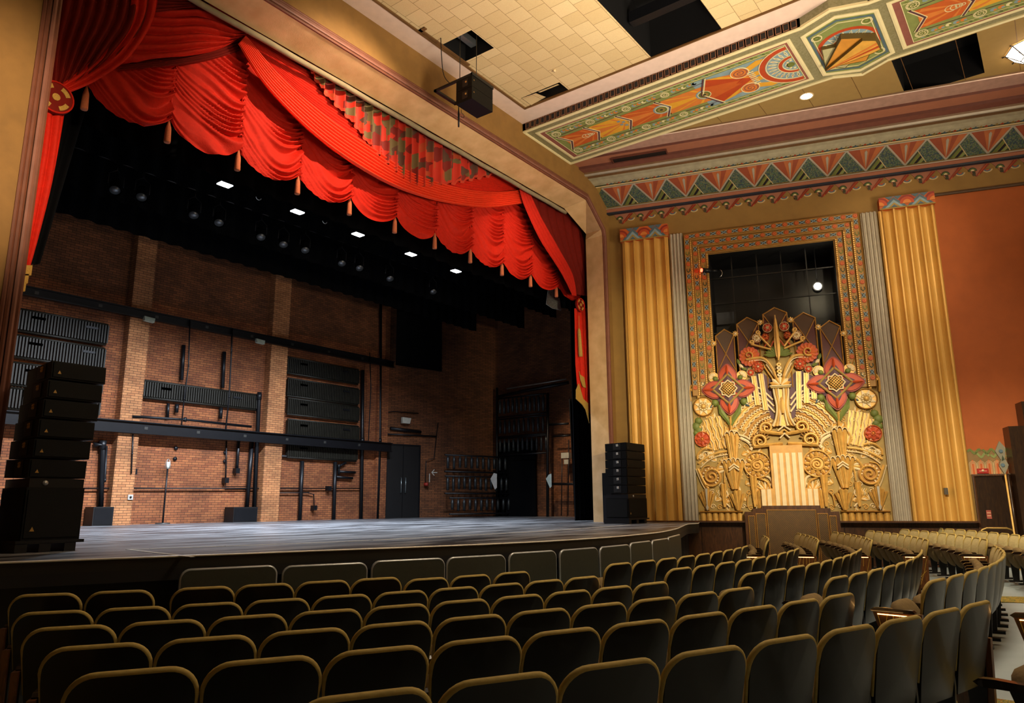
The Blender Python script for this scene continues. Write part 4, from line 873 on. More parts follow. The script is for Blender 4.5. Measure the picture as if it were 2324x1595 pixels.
for mir in (False, True):
    sd = 'left' if mir else 'right'
    # sun disc with cream star
    a, b = P3(1305, 690, mir); mb = MB(); disc(mb, WF, a, b, .27, .05, .12, GOLD, 28); ring(mb, WF, a, b, .255, .03, .1, .15, GOLDD, 28, ridge=.01)
    for k in range(8):
        t = pi / 4 * k + pi / 8; poly(mb, WF, [(a + .13 * cos(t - .38), b + .13 * sin(t - .38)), (a + .13 * cos(t + .38), b + .13 * sin(t + .38)), (a + .245 * cos(t), b + .245 * sin(t))], .12, .15, CREAMP)
    disc(mb, WF, a, b, .13, .1, .16, OLIVE, 20)
    for k in range(10): dome(mb, WF, a + .095 * cos(pi / 5 * k), b + .095 * sin(pi / 5 * k), .024, .16, .025, CREAMP, 8, 2)
    dome(mb, WF, a, b, .06, .16, .06, GOLDL, 12); mb.build('sun_disc', REL)['label'] = 'gold sun disc with cream star, ' + sd
    rosette('coral_rosette', 1355, 930, .205, (REDP, ORG3, REDP), mir, 8, .07, 'round coral rosette near the %s edge' % sd, ORG1)
    mb = MB()
    for (x, y, r) in ((1365, 790, .1), (1390, 830, .12), (1375, 860, .11), (1400, 880, .08)): a, b = P3(x, y, mir); dome(mb, WF, a, b, r, .05, .07, GREENP, 14, 3)
    mb.build('green_leaf', REL)
    # spiral sunflower
    a, b = P3(965, 1140, mir); mb = MB(); disc(mb, WF, a, b, .35, .05, .09, GOLDD, 32); ring(mb, WF, a, b, .335, .035, .07, .14, GOLDL, 32, ridge=.012); ring(mb, WF, a, b, .17, .025, .08, .15, GOLDL, 24, ridge=.01)
    for k in range(12): petal(mb, WF, a, b, pi / 6 * k, .17, .31, .10, .08, .12, GOLD, .03, 5); t = pi / 6 * (k + .5); dome(mb, WF, a + .28 * cos(t), b + .28 * sin(t), .022, .09, .02, CREAMP, 6, 2)
    disc(mb, WF, a, b, .15, .08, .12, GOLD, 20); stroke(mb, WF, spiral(a, b, .14, 1.8, 0, -1 if mir else 1, 24, .08), .03, .1, .16, GOLDL, ridge=.015)
    mb.build('sunflower_spiral', REL)['label'] = 'gold sunflower disc with spiral centre, ' + sd
    # snail shell
    a, b = P3(1330, 1212, mir); mb = MB(); sg = -1 if mir else 1
    disc(mb, WF, a, b, .27, .05, .08, GOLDD, 26); stroke(mb, WF, spiral(a, b, .26, 2.1, -pi / 2, sg, 40, .1), .05, .06, .13, GOLD, ridge=.02)
    for k in range(11): t = pi * .1 * k * 1.3 - 1; poly(mb, WF, [(a + r_ * cos(t + d_), b + r_ * sin(t + d_)) for r_, d_ in ((.16, -.09), (.24, -.07), (.24, .09), (.16, .08))], .08, .11, CREAMP)
    mb.build('snail_scroll', REL)
    # lilies: stacked crystal cups
    def cup(x, yt, yb, wt, wb, name, scal=True, white=True, c=.12, nf=5, chev=False):
        a, zt = P3(x, yt, mir); _, zb = P3(x + (yb - yt) * .02, yb, mir); mb = MB(); wt *= K; wb *= K
        for j in range(nf):
            u0 = -1 + 2 * j / nf; u1 = -1 + 2 * (j + 1) / nf; um = (u0 + u1) / 2; d_ = .07 * (1 - abs(um)); top = zt - abs(um) * .05 - (.0 if not chev else abs(um) * .12)
            q = [(a + u0 * wt, top), (a + um * wt, top + .03), (a + u1 * wt, top), (a + u1 * wb, zb), (a + u0 * wb, zb)]
            vs_ = [WF.pt(x_, z_, c + d_ + (.035 if i in (1,) else 0)) for i, (x_, z_) in enumerate(q)] + [WF.pt(a + um * wb, zb, c + d_ * .5 + .02)] + [WF.pt(x_, z_, .05) for x_, z_ in q]
            mb.add(vs_, [(0, 1, 5, 4), (1, 2, 3, 5), (0, 1, 7, 6), (1, 2, 8, 7), (2, 3, 9, 8), (0, 4, 10, 6), (3, 5, 4)], GOLD)
            if scal:
                cxs = a + um * wt; r = wt / nf * .98
                stroke(mb, WF, [(cxs + r * cos(pi * i / 8), top - .03 + r * 1.7 * sin(pi * i / 8)) for i in range(9)], .022, .06, c + d_ + .05, CREAMP, ridge=.01)
        o = mb.build(name, REL)
    cup(1118, 905, 1095, 52, 26, 'lily_cup', nf=3, c=.16)
    cup(1140, 1100, 1310, 80, 24, 'lily_cup', nf=5, c=.13)
    cup(1145, 1312, 1465, 58, 12, 'lily_cup', scal=False, nf=4, c=.15, chev=True)
    cup(1385, 1300, 1460, 62, 12, 'crystal_fan', scal=False, nf=6, c=.1, chev=True)
    cup(1010, 1215, 1440, 26, 8, 'crystal_fan', scal=False, nf=2, c=.12)
    cup(1245, 1265, 1440, 22, 8, 'crystal_fan', scal=False, nf=2, c=.11)
    cup(985, 1330, 1450, 44, 16, 'crystal_fan', scal=False, nf=3, c=.07)
    mb = MB(); a, b = P3(1385, 1300, mir); poly(mb, WF, [(a - .03, b), (a + .03, b), (a + .012, b - .42), (a + .035, b - .5), (a, b - .58), (a - .035, b - .5), (a - .012, b - .42)], .14, .22, SILV)
    a, b = P3(1140, 1140, mir)
    for k in range(2): stroke(mb, WF, [(a - .13, b - .06 - .07 * k), (a, b - .0 - .07 * k + .04), (a + .13, b - .06 - .07 * k)], .035, .12, .25, CREAMP, ridge=.01)
    mb.build('white_chevrons', REL)
    # arch lines over the lily: curved bands radiating from the centre with white waves
    mb = MB(); c0 = P3(800, 1010, mir)
    for j, rr_ in enumerate((.42, .56, .70, .84, .98, 1.12)):
        t0, t1 = (.35, 1.42) if j < 3 else (.50, 1.38); n = 22; sg = -1 if mir else 1
        arc = [(c0[0] + sg * (rr_ + .12) * cos(t0 + (t1 - t0) * i / n), c0[1] - .1 + (rr_ + .22) * 1.02 * sin(t0 + (t1 - t0) * i / n)) for i in range(n + 1)]
        stroke(mb, WF, arc, .10, .04, .07, GOLD if j % 2 else GOLDD); stroke(mb, WF, arc, .02, .05, .1, GOLDL, ridge=.01)
        off = .07; arc2 = [(c0[0] + sg * (rr_ + off + .12 + .022 * ((-1) ** i if j % 2 else sin(i * 1.6))) * cos(t0 + (t1 - t0) * i / n), c0[1] - .1 + (rr_ + off + .22 + .022 * ((-1) ** i if j % 2 else sin(i * 1.6))) * 1.02 * sin(t0 + (t1 - t0) * i / n)) for i in range(n + 1)]
        stroke(mb, WF, arc2, .028, .06, .11, CREAMP, ridge=.01)
    mb.build('zigzag_arcs', REL)['label'] = 'concentric gold arcs with cream zigzags, ' + sd
    # outer vertical ribbons with wavy cream lines
    mb = MB()
    for (x0, y0, x1, y1) in ((1205, 770, 1180, 1000), (1260, 780, 1225, 1010), (1310, 790, 1270, 1020), (1345, 830, 1330, 1010)):
        n = 14; P = [P3(x0 + (x1 - x0) * i / n, y0 + (y1 - y0) * i / n, mir) for i in range(n + 1)]; stroke(mb, WF, P, .13, .04, .08, GOLD)
        for o_ in (-.05, .05): stroke(mb, WF, [(p[0] + o_, p[1]) for p in P], .014, .06, .1, GOLDL)
        stroke(mb, WF, [(p[0] + .02 * sin(i * 1.3), p[1]) for i, p in enumerate(P)], .026, .08, .11, CREAMP, ridge=.01)
    mb.build('wavy_ribbon', REL)
    # lower arcs between lilies and edge
    mb = MB()
    for (pts, wd_, m) in (([(1175, 1030), (1260, 1040), (1350, 1070), (1420, 1110)], .05, GOLDL), ([(1175, 1055), (1260, 1065), (1340, 1095), (1405, 1140)], .03, CREAMP), ([(1180, 1080), (1250, 1120), (1290, 1180)], .06, GOLD), ([(1430, 1150), (1400, 1240), (1370, 1300)], .06, GOLD), ([(1448, 1150), (1420, 1250), (1400, 1300)], .025, CREAMP),
                         ([(1290, 1010), (1350, 1000), (1410, 1040), (1420, 1080)], .05, GOLD), ([(1310, 1045), (1350, 1025), (1395, 1060)], .03, CREAMP), ([(1185, 1110), (1220, 1180), (1235, 1260)], .04, GOLDL), ([(1160, 850), (1170, 900), (1200, 960), (1180, 1010)], .05, GOLDL), ([(1060, 940), (1010, 970), (985, 1010), (1000, 1030)], .07, CREAMP), ([(1080, 915), (1020, 935), (970, 975)], .045, CREAMP),
                         ([(1040, 1090), (1060, 1150), (1050, 1210)], .03, CREAMP), ([(880, 1300), (890, 1240), (940, 1215)], .05, CREAMP), ([(900, 1320), (915, 1265), (970, 1235)], .05, GOLD), ([(1225, 1440), (1260, 1390), (1225, 1350), (1240, 1310)], .04, CREAMP), ([(1265, 1440), (1240, 1390), (1275, 1350), (1262, 1315)], .04, GOLDL), ([(1090, 1440), (1075, 1370), (1050, 1340)], .03, GOLDL), ([(1200, 1440), (1215, 1370), (1240, 1350)], .03, GOLDL), ([(1330, 1130), (1380, 1140), (1410, 1180)], .03, GOLDL)):
        q = PT(pts, mir); n = 12; stroke(mb, WF, [crv(q, i / n) for i in range(n + 1)], wd_, .04, .11, m, ridge=.015)
    mb.build('curling_bands', REL); mb = MB()
    for k in range(7): t = -.3 + k * .28; a, b = P3(1180, 1160, mir); sg = -1 if mir else 1; petal(mb, WF, a, b, (pi - t) if mir else t, .12, .34, .06, .05, .08, GOLDL if k % 2 else CREAMP, .015, 5)
    mb.build('leaf_fan', REL); mb = MB()
    for k in range(6): a, b = P3(935, 1330, mir); t = .5 + k * .34; petal(mb, WF, a, b, (pi - t) if mir else t, .05, .28, .055, .05, .08, CREAMP if k % 2 else GOLD, .015, 5)
    mb.build('leaf_fan', REL)
    for (x, y, r) in ((1310, 1050, .1), (1385, 1060, .09)):
        a, b = P3(x, y, mir); mb = MB(); disc(mb, WF, a, b, r, .05, .09, GOLD, 18)
        for k in range(9): petal(mb, WF, a, b, 2 * pi * k / 9, r * .3, r * .95, r * .4, .09, .11, CREAMP, .01, 4)
        dome(mb, WF, a, b, r * .25, .09, .03, GOLDL, 8, 2); mb.build('small_daisy', REL)
    # big volutes beside the vase foot
    for (x, y, r, t0, m) in ((855, 885, .17, 2.6, GOLD), (915, 975, .2, 2.4, GOLD)):
        a, b = P3(x, y, mir); mb = MB(); sg = 1 if mir else -1; tt = (pi - t0) if mir else t0
        sp = spiral(a, b, r, 1.5, tt, sg, 30, .1); ex, ey = P3(760, 1000, mir) if y > 900 else P3(745, 935, mir)
        stroke(mb, WF, sp + [lerp(sp[-1], (ex, ey), .55), (ex, ey)], [.035 + .05 * i / 30 for i in range(31)] + [.09, .07], .06, .17, m, ridge=.03)
        stroke(mb, WF, sp, .02, .15, .21, GOLDL)
        for k in range(12): t = tt + sg * 2 * pi * 1.5 - sg * k * .32; stroke(mb, WF, [(a + (r - .02) * cos(t), b + (r - .02) * sin(t)), (a + (r + .06) * cos(t), b + (r + .06) * sin(t))], .015, .1, .19, GOLDD)
        mb.build('volute', REL)
    # bouquet flowers
    a, b = P3(895, 370, mir); mb = MB()
    poly(mb, WF, [(a + (.275 if k % 2 else .25) * cos(2 * pi * k / 28), b + (.275 if k % 2 else .25) * sin(2 * pi * k / 28)) for k in range(28)], .06, .16, REDP)
    for k in range(14): petal(mb, WF, a, b, 2 * pi * k / 14, .08, .25, .08, .16, .17, ORG3, .015, 4)
    sg = 1 if mir else -1; sp = spiral(a + sg * -.02, b + .02, .13, 1.35, 0 if mir else pi, -sg, 22, .12); ex, ey = P3(800, 420, mir); ey2 = P3(735, 520, mir)
    stroke(mb, WF, sp, [.02 + .02 * i / 22 for i in range(23)], .15, .26, GOLDL, ridge=.02)
    mb.build('coral_bloom', REL)['label'] = 'large coral bloom with gold scroll, ' + sd
    mb = MB(); q = [sp[-1], P3(805, 395, mir), P3(750, 470, mir), P3(728, 560, mir)]
    stroke(mb, WF, [crv(q, i / 14) for i in range(15)], .06, .08, .2, GOLDL, ridge=.02); stroke(mb, WF, [crv([(p[0], p[1] - .06) for p in q], i / 14) for i in range(1, 15)], .02, .08, .18, CREAMP)
    for j, xx in enumerate((790, 765)): stroke(mb, WF, PT([(xx + 20, 440), (xx - 10, 500), (xx - 40, 560)], mir), .035, .07, .15, CREAMP if j else GOLD, ridge=.012)
    mb.build('curved_stem', REL)
    rosette('small_coral_flower', 845, 450, .15, (OLIVE, REDP, REDP), mir, 8, .12, None, CREAMP); rosette('small_coral_flower', 905, 485, .1, (REDP, CREAMP, REDP), mir, 6, .1, None, CREAMP)
    rosette('small_coral_flower', 735, 190, .125, (REDD, CREAMP, REDP), mir, 6, .12, None, CREAMP); rosette('small_coral_flower', 822, 250, .12, (REDP, CREAMP, CREAMP), mir, 10, .14, None, GOLDL); rosette('small_coral_flower', 760, 250, .1, (REDD, REDP, ORG3), mir, 6, .1)
    for (x, y) in ((810, 215), (865, 275)):
        a, b = P3(x, y, mir); mb = MB(); sg = 1 if mir else -1; sp = spiral(a, b, .065, 1.2, 0 if mir else pi, -sg, 16, .15); e_ = P3(735, 330 if y < 240 else 345, mir)
        stroke(mb, WF, sp + [crv([sp[-1], lerp(sp[-1], e_, .5), e_], .5), e_], .04, .1, .22, GOLDL, ridge=.012); mb.build('gold_scroll', REL)
    mb = MB()
    for k in range(6): a, b = P3(695, 390, mir); t = .1 + k * .27; petal(mb, WF, a, b, (pi - t) if mir else t, .04, .36 - .02 * k, .1, .1, .17, GREENP, .02, 5)
    mb.build('green_fan_leaf', REL)
    mb = MB()
    for (x, y, t) in ((955, 445, .9), (975, 415, 1.2), (930, 460, .5)): a, b = P3(x, y, mir); petal(mb, WF, a, b, (pi - t) if mir else t, 0, .17, .08, .06, .11, CREAMP if x == 955 else GREENP, .02, 5)
    mb.build('pale_leaf', REL)
    # fan ribs behind the vase
    mb = MB(); poly(mb, WF, PT([(760, 560), (830, 480), (1000, 560), (960, 700), (850, 790), (790, 830)], mir), .04, .07, PURP)
    for j, (x0, y0, x1, y1) in enumerate(((835, 500, 840, 760), (888, 510, 892, 720), (940, 560, 944, 690))):
        q = PT([(x0, y0), (x1, y1)], mir); stroke(mb, WF, q, .10, .06, .13, GOLD); stroke(mb, WF, q, .02, .12, .16, GOLDL)
        for o_ in (-.058, .058): stroke(mb, WF, [(p[0] + o_, p[1]) for p in q], .018, .06, .15, CREAMP)
    for (y0, y1, y2) in ((690, 600, 560), (735, 640, 600), (780, 680, 640)): q = PT([(780, y0), (860, y1), (970, y2)], mir); stroke(mb, WF, [crv(q, i / 10) for i in range(11)], .04, .06, .11, CREAMP, ridge=.01)
    mb.build('fan_ribs', REL)
    a, b = P3(1295, 520, mir); mb = MB(); dome(mb, WF, a, b, .06, .06, .08, OLIVE); 
    for k in range(5): petal(mb, WF, a, b - .05, pi / 2 + (k - 2) * .45, 0, .11, .05, .08, .12, CREAMP, .01, 4)
    mb.build('small_bud', REL)
    mb = MB(); q = PT([(1385, 560), (1355, 545), (1330, 570), (1335, 620)], mir); stroke(mb, WF, [crv(q, i / 10) for i in range(11)], .07, .05, .12, GOLDL, ridge=.02); q = PT([(1400, 640), (1395, 560), (1370, 520), (1330, 530)], mir); stroke(mb, WF, [crv(q, i / 10) for i in range(11)], .045, .05, .11, GOLD, ridge=.02); mb.build('edge_scroll', REL)
# dense small leaf carving that fills the field between the larger motifs
for mir in (False, True):
    rn = random.Random(11); mb = MB(); tgt = 0
    for gy in range(13):
        for gx in range(9):
            sx = .62 + gx * .19 + (gy % 2) * .09 + rn.uniform(-.03, .03); zz0 = -.12 + gy * .2 + rn.uniform(-.03, .03)
            if sx > 2.2 or (zz0 > 2.2 and sx < .9): continue
            a_ = SC + (-sx if mir else sx); t = rn.uniform(.2, 1.4) + (pi / 2 if rn.random() < .4 else 0); t = pi - t if mir else t
            kk = rn.random()
            if kk < .45:
                for j in range(4): petal(mb, WF, a_, zz0, t + (j - 1.5) * .42, .0, .15, .045, .045, .062, (CREAMP, GOLDL, GOLD)[(j + gx) % 3], .012, 4)
            elif kk < .75: stroke(mb, WF, spiral(a_, zz0, .075, 1.3, t, -1 if mir else 1, 12, .15), .022, .045, .07, CREAMP if gx % 2 else GOLDL, ridge=.01)
            else:
                for j in (-1, 0, 1): stroke(mb, WF, [(a_ + .04 * j + .02 * sin(i * 1.5 + j), zz0 - .08 + .03 * i) for i in range(6)], .016, .045, .065, GOLDL if j else CREAMP)
    mb.build('leaf_carving', REL)
# central spike, vase
mb = MB(); V = [(SC + x * K, P3(690, y)[1]) for x, y in ((0, 115), (9, 150), (15, 200), (20, 330), (14, 395), (0, 430), (-14, 395), (-20, 330), (-15, 200), (-9, 150))]
poly(mb, WF, V, .12, .22, GOLD); stroke(mb, WF, [(SC, V[0][1]), (SC, V[5][1])], .03, .2, .27, GOLDL, ridge=.01); mb.build('central_spike', REL)
zz = lambda y: P3(720, y)[1]
mb = MB(); stroke(mb, WF, [(SC + x * K, zz(y)) for x, y in ((-95, 330), (-70, 295), (-50, 330), (-25, 290), (0, 320), (25, 290), (50, 330), (70, 295), (95, 330))], .03, .14, .2, REDP, ridge=.01); mb.build('coral_zigzag', REL)
mb = MB()
for k in range(4): ring(mb, WF, SC, zz(455 + k * 24), .045, .03, .12, .24, CREAMP if k % 2 else GOLD, 14, .03)
for k in range(7): petal(mb, WF, SC, zz(600), pi / 2 + (k - 3) * .42, .03, .28, .11, .1, .2, (GOLD, CREAMP)[k % 2], .03, 6)
mb.build('acanthus_cup', REL)
mb = MB(); poly(mb, WF, [(SC - .27, zz(600)), (SC + .27, zz(600)), (SC + .24, zz(618)), (SC - .24, zz(618))], .05, .26, OLIVE); stroke(mb, WF, [(SC - .27, zz(602)), (SC + .27, zz(602))], .02, .2, .28, CREAMP)
body = [(.20, 618), (.19, 660), (.15, 720), (.15, 770), (.20, 830), (.30, 880)]
poly(mb, WF, [(SC + x, zz(y)) for x, y in body] + [(SC - x, zz(y)) for x, y in reversed(body)], .05, .16, GOLD)
for sg in (-1, 1):
    for f_, m in ((.92, CREAMP), (.62, GOLDL), (.34, CREAMP)): stroke(mb, WF, [crv([(SC + sg * x * f_, zz(y)) for x, y in body], i / 14) for i in range(15)], .045, .12, .22 - .03 * abs(f_ - .6), m, ridge=.02)
petal(mb, WF, SC, zz(790), pi / 2, -.02, .42, .12, .14, .24, GOLDL, .03, 6); mb.build('vase', REL)['label'] = 'central gold vase with cream wavy ribs'
mb = MB()
for k in range(3): stroke(mb, WF, [(SC - .16 + .02 * k, zz(900 + k * 26) - .05), (SC, zz(880 + k * 26)), (SC + .16 - .02 * k, zz(900 + k * 26) - .05)], .035, .08, .18, CREAMP if k % 2 == 0 else GOLDL, ridge=.012)
mb.build('chevron_stack', REL)
# stepped cream panel with stripes
mb = MB(); zt = 1.47; zs = P3(600, 1315)[1]; zb = -.1
poly(mb, WF, [(SC - .40, zt), (SC + .40, zt), (SC + .40, zs), (SC + .69, zs), (SC + .69, zb), (SC - .69, zb), (SC - .69, zs), (SC - .40, zs)], .04, .22, mat('striped_panel_gold', '#c9964a', .5))
for k in range(5): a = SC - .335 + k * .155; poly(mb, WF, [(a, zt - .2), (a + .095, zt - .2), (a + .095, zb), (a, zb)], .22, .235, CREAMP)
for sg in (-1, 1):
    for a in (.44, .58): a0 = SC + sg * a + (0 if sg > 0 else -.1); poly(mb, WF, [(a0, zs - .02), (a0 + .1, zs - .02), (a0 + .1, zb), (a0, zb)], .22, .235, CREAMP)
mb.build('striped_panel', REL)['label'] = 'stepped gold panel with cream vertical stripes'
for a0, a1 in ((2.2, 3.3), (5.66, 6.78)):
    mb = MB(); n = 7
    for k in range(n):
        c = a0 + (a1 - a0) * (k + .5) / n; r = (a1 - a0) / n / 2 * .92
        mb.add([W(c + r * cos(t), z, .06 + r * sin(t)) for t in [pi * i / 6 for i in range(7)] for z in (-.46, -.24)], [(2 * i, 2 * i + 2, 2 * i + 3, 2 * i + 1) for i in range(6)], GOLD, True)
    stroke(mb, WF, [(a0, -.22), (a1, -.22)], .04, 0, .16, GOLDD, ridge=.02)
    mb.build('gold_roll_base', REL)
# ================================================================== organ chamber opening, lamps in it
mb = MB(); I0, I1, J0, J1 = OS0, OS1, 3.0, OZ1
for a, b in (((I0, J0), (I0, J1)), ((I0, J1), (I1, J1)), ((I1, J1), (I1, J0)), ((I1, J0), (I0, J0))):
    mb.quad(W(*a, 0), W(*b, 0), W(*b, -1.6), W(*a, -1.6), m=BLACK)
mb.quad(W(I0, J0, -1.6), W(I1, J0, -1.6), W(I1, J1, -1.6), W(I0, J1, -1.6), m=BLACK)
struct(mb, 'wall_organ_chamber', 'black chamber behind the opening over the relief')
mb = MB()
for s_ in (3.42, 4.1, 4.75, 5.4): mb.prism([W(s_, 3, -.35), W(s_ + .03, 3, -.35), W(s_ + .03, 6.95, -.35), W(s_, 6.95, -.35)], WN * -.04, BLK2)
for z in (3.9, 4.7, 5.55, 6.3): mb.prism([W(OS0, z, -.33), W(OS1, z, -.33), W(OS1, z + .03, -.33), W(OS0, z + .03, -.33)], WN * -.04, BLK2)
mb.prism([W(2.92, 5.0, -.5), W(3.4, 5.0, -.5), W(3.4, 5.35, -.5), W(2.92, 5.35, -.5)], WN * -.03, mat('grey_board', '#33353a', .8))
tag(mb.build('chamber_grid'), 'dark steel grid with small grey board inside the organ chamber opening', 'grille')
BP = thing('chamber_spotlight', 'bright white spotlight inside the dark opening above the relief', 'spotlight', tuple(W(5.62, 5.74, -.25)))
mb = MB(); p = W(5.64, 5.76, -.12); dome(mb, Frame(W(0, 0, -.16), WD, (0, 0, 1), WN), 5.64, 5.76, .095, 0, .08, emis('white_hot_lamp', '#fff0cc', 60)); mb.build('lens', BP)
mb = MB(); ring(mb, Frame(W(0, 0, -.2), WD, (0, 0, 1), WN), 5.64, 5.76, .115, .03, -.2, .04, BLK2, 20); mb.tube([W(5.64, 5.85, -.25), W(5.64, 6.9, -.25)], .012, BLK2); mb.build('housing', BP)
RL = thing('red_stage_light', 'black stage light glowing red at upper left edge of the opening', 'stage light', tuple(W(2.68, 6.42, .22)))
mb = MB(); mb.cyl(W(2.66, 6.42, .3), W(2.9, 6.42, .16), .065, BLK2, 14); mb.cyl(W(2.9, 6.42, .16), W(3.05, 6.42, .1), .04, BLK2, 10); mb.tube([W(2.8, 6.42, .2), W(2.86, 6.6, .1), W(2.9, 6.8, -.1)], .01, BLK2); mb.build('housing', RL)
mb = MB(); mb.cyl(W(2.63, 6.42, .318), W(2.66, 6.42, .302), .05, emis('red_lamp_face', '#ff2a18', 12), 14); mb.build('lens', RL)
mb = MB(); mb.tube([W(3.1 + .08 * cos(t), 6.38 + .11 * sin(t), -.02) for t in [-1.5 + i * .35 for i in range(9)]], .007, mat('chrome', '#c9c9c9', .15, 1.)); tag(mb.build('cable_loop'), 'thin chrome safety loop beside the red stage light', 'cable')
# ================================================================== organ grille below the relief
OG = thing('organ_grille', 'stepped walnut cabinet with dark mesh and gold edging below the relief', 'cabinet', tuple(W(4.48, -1.6, .2)))
zf_ = -1.64
def og(pts, c0, c1, m): mb = MB(); poly(mb, WF, pts, c0, c1, m); return mb
mb = og([(SC - 1.13, zf_), (SC - 1.13, -.22), (SC - .93, -.22), (SC - .93, -.14), (SC - .7, -.14), (SC - .7, -.07), (SC + .7, -.07), (SC + .7, -.14), (SC + .93, -.14), (SC + .93, -.22), (SC + 1.13, -.22), (SC + 1.13, zf_)], .052, .34, WOOD); mb.build('case', OG)
mb = MB(); MESH = mat('dark_mesh', '#2b210f', .6, var=.3, scale=60)
for a0, a1, zt in ((-.58, .58, -.18), (-.85, -.62, -.27), (.62, .85, -.27), (-1.04, -.89, -.33), (.89, 1.04, -.33)):
    pts = [(SC + a0, zf_ + .02), (SC + a0, zt), (SC + a1, zt), (SC + a1, zf_ + .02)]
    poly(mb, WF, pts, .34, .35, MESH); stroke(mb, WF, pts, .018, .34, .362, GOLDD, ridge=.004)
    st = .045; n = int((zt - zf_) / st)
    for k in range(-int((a1 - a0) / st) - 1, n):
        z0 = zf_ + .02 + k * st; zA, zB = z0, z0 + (a1 - a0)
        aa, ab = 0, a1 - a0
        if zA < zf_ + .02: aa = zf_ + .02 - zA; zA = zf_ + .02
        if zB > zt: ab = ab - (zB - zt); zB = zt
        if ab - aa < .02: continue
        for fl_ in (0, 1):
            q = [(SC + a0 + aa, zA), (SC + a0 + ab, zB)] if not fl_ else [(SC + a1 - aa, zA), (SC + a1 - ab, zB)]
            stroke(mb, WF, q, .004, .35, .354, GOLDD)
o = mb.build('mesh_screen', OG)
# ================================================================== lower right corner: mural band, door, post
mb = MB(); zt, zb = 1.22, .64
poly(mb, WF, [(8.6, zb), (11, zb), (11, zt), (8.6, zt)], 0, .006, mat('mural_tan', '#86683c', .7)); 
for k in range(9):
    a = 8.62 + k * .16; stroke(mb, WF, [(a + .14 * i / 10 * 2, zt - .03 - .09 * (k % 2) + .05 * sin(i * .9 + k)) for i in range(11)], .05, .006, .014, LGREEN if k % 2 else GREENP)
for k in range(10):
    a = 8.7 + k * .17
    poly(mb, WF, [(a - .05, zb), (a + .05, zb), (a + .05, zb + .28), (a, zb + .36), (a - .05, zb + .28)], .006, .009, ORG3)
    for r_ in (.03, .055, .08): stroke(mb, WF, [(a - r_, zb)] + [(a + r_ * cos(pi - pi * i / 8), zb + .24 + r_ * sin(pi * i / 8)) for i in range(9)] + [(a + r_, zb)], .01, .008, .014, SAND)
tag(mb.build('mural_band'), 'painted band of green waves and arches above the dark side door', 'mural')
DR = thing('side_door', 'dark walnut door panel right of the gold column', 'door', tuple(W(9.1, -1.65, .03)))
mb = MB(); poly(mb, WF, [(8.64, zf_), (8.64, .64), (9.42, .64), (9.42, zf_)], 0, .06, WOODD); mb.build('door_leaf', DR)
mb = MB(); stroke(mb, WF, [(8.66, zf_), (8.66, .62), (9.40, .62), (9.40, zf_)], .05, .05, .09, WOOD, ridge=.005); mb.build('door_frame', DR)
mb = MB(); poly(mb, WF, [(8.76, .66), (9.0, .66), (9.0, .78), (8.76, .78)], .006, .06, mat('red_plastic', '#a3241a', .4)); stroke(mb, WF, [(8.8, .72), (8.96, .72)], .02, .06, .066, mat('pale_red', '#d88070', .5)); dome(mb, WF, 8.88, .73, .03, .06, .02, CREAMP, 8, 2)
tag(mb.build('fire_alarm'), 'red fire alarm beacon above the dark side door', 'fire alarm')
mb = MB(); poly(mb, WF, [(8.83, -.4), (8.93, -.4), (8.93, -.2), (8.83, -.2)], .06, .07, mat('red_notice', '#9c4a3a', .5)); stroke(mb, WF, [(8.84, -.26), (8.92, -.26)], .012, .07, .073, CREAMP); stroke(mb, WF, [(8.84, -.33), (8.92, -.33)], .012, .07, .073, CREAMP)
tag(mb.build('door_notice'), 'small red notice on the dark side door', 'notice')
mb = MB(); mb.tube([W(8.55, -1.3, .5), W(8.55, -.74, .5), W(8.6, -.64, .5), W(8.7, -.6, .5), W(9.1, -.6, .5), W(9.2, -.64, .5), W(9.26, -.74, .5), W(9.26, -1.6, .5)], .022, mat('brass_rail', '#a8884a', .35, .6))
mb.tube([W(8.55, -1.3, .5), W(8.55, -1.64, .5)], .022, MC['brass_rail'])
tag(mb.build('handrail'), 'curved brass handrail behind the right block of seats', 'handrail')
mb = MB(); poly(mb, WF, [(9.42, zf_), (9.42, 1.73), (9.75, 1.73), (9.75, 2.3), (13, 2.3), (13, zf_)], .0, .5, WOODD); poly(mb, WF, [(9.75, zf_), (9.75, .75), (13, .75), (13, zf_)], .5, .51, BLACK)
tag(mb.build('vestibule'), 'dark walnut vestibule with black doorway at the right edge', 'vestibule')
PO = thing('gilt_standard', 'slim decorated pole with silver and gold head beside the vestibule', 'pole', tuple(W(9.55, -1.6, .7)))
b0 = WF.px(2312, 1275, .7); t0 = WF.px(2287, 1075, .7)
mb = MB(); mb.tube([W(b0[0], -1.6, .7), W(b0[0], b0[1], .7), W(b0[0] - .02, t0[1], .7)], .02, GOLDL, 8); mb.tube([W(b0[0] + .05, -1.6, .68), W(b0[0] + .04, t0[1], .68)], .03, WOODD, 8); mb.build('shaft', PO)
mb = MB(); F = Frame(W(b0[0] - .03, t0[1], .7), WD, (0, 0, 1), WN)
poly(mb, F, [(0, -.02), (-.09, .18), (-.04, .32), (-.13, .52), (-.02, .75), (.08, .6), (.04, .35), (.1, .2)], -.03, .03, mat('pole_head_grey', '#7e7a66', .5)); 
for q in ((-.02, .2), (-.02, .52)): disc(mb, F, q[0], q[1], .04, .03, .05, BLUEP, 12)
poly(mb, F, [(-.03, .3), (.03, .33), (0, .42)], .03, .045, DGREEN); mb.build('head', PO)
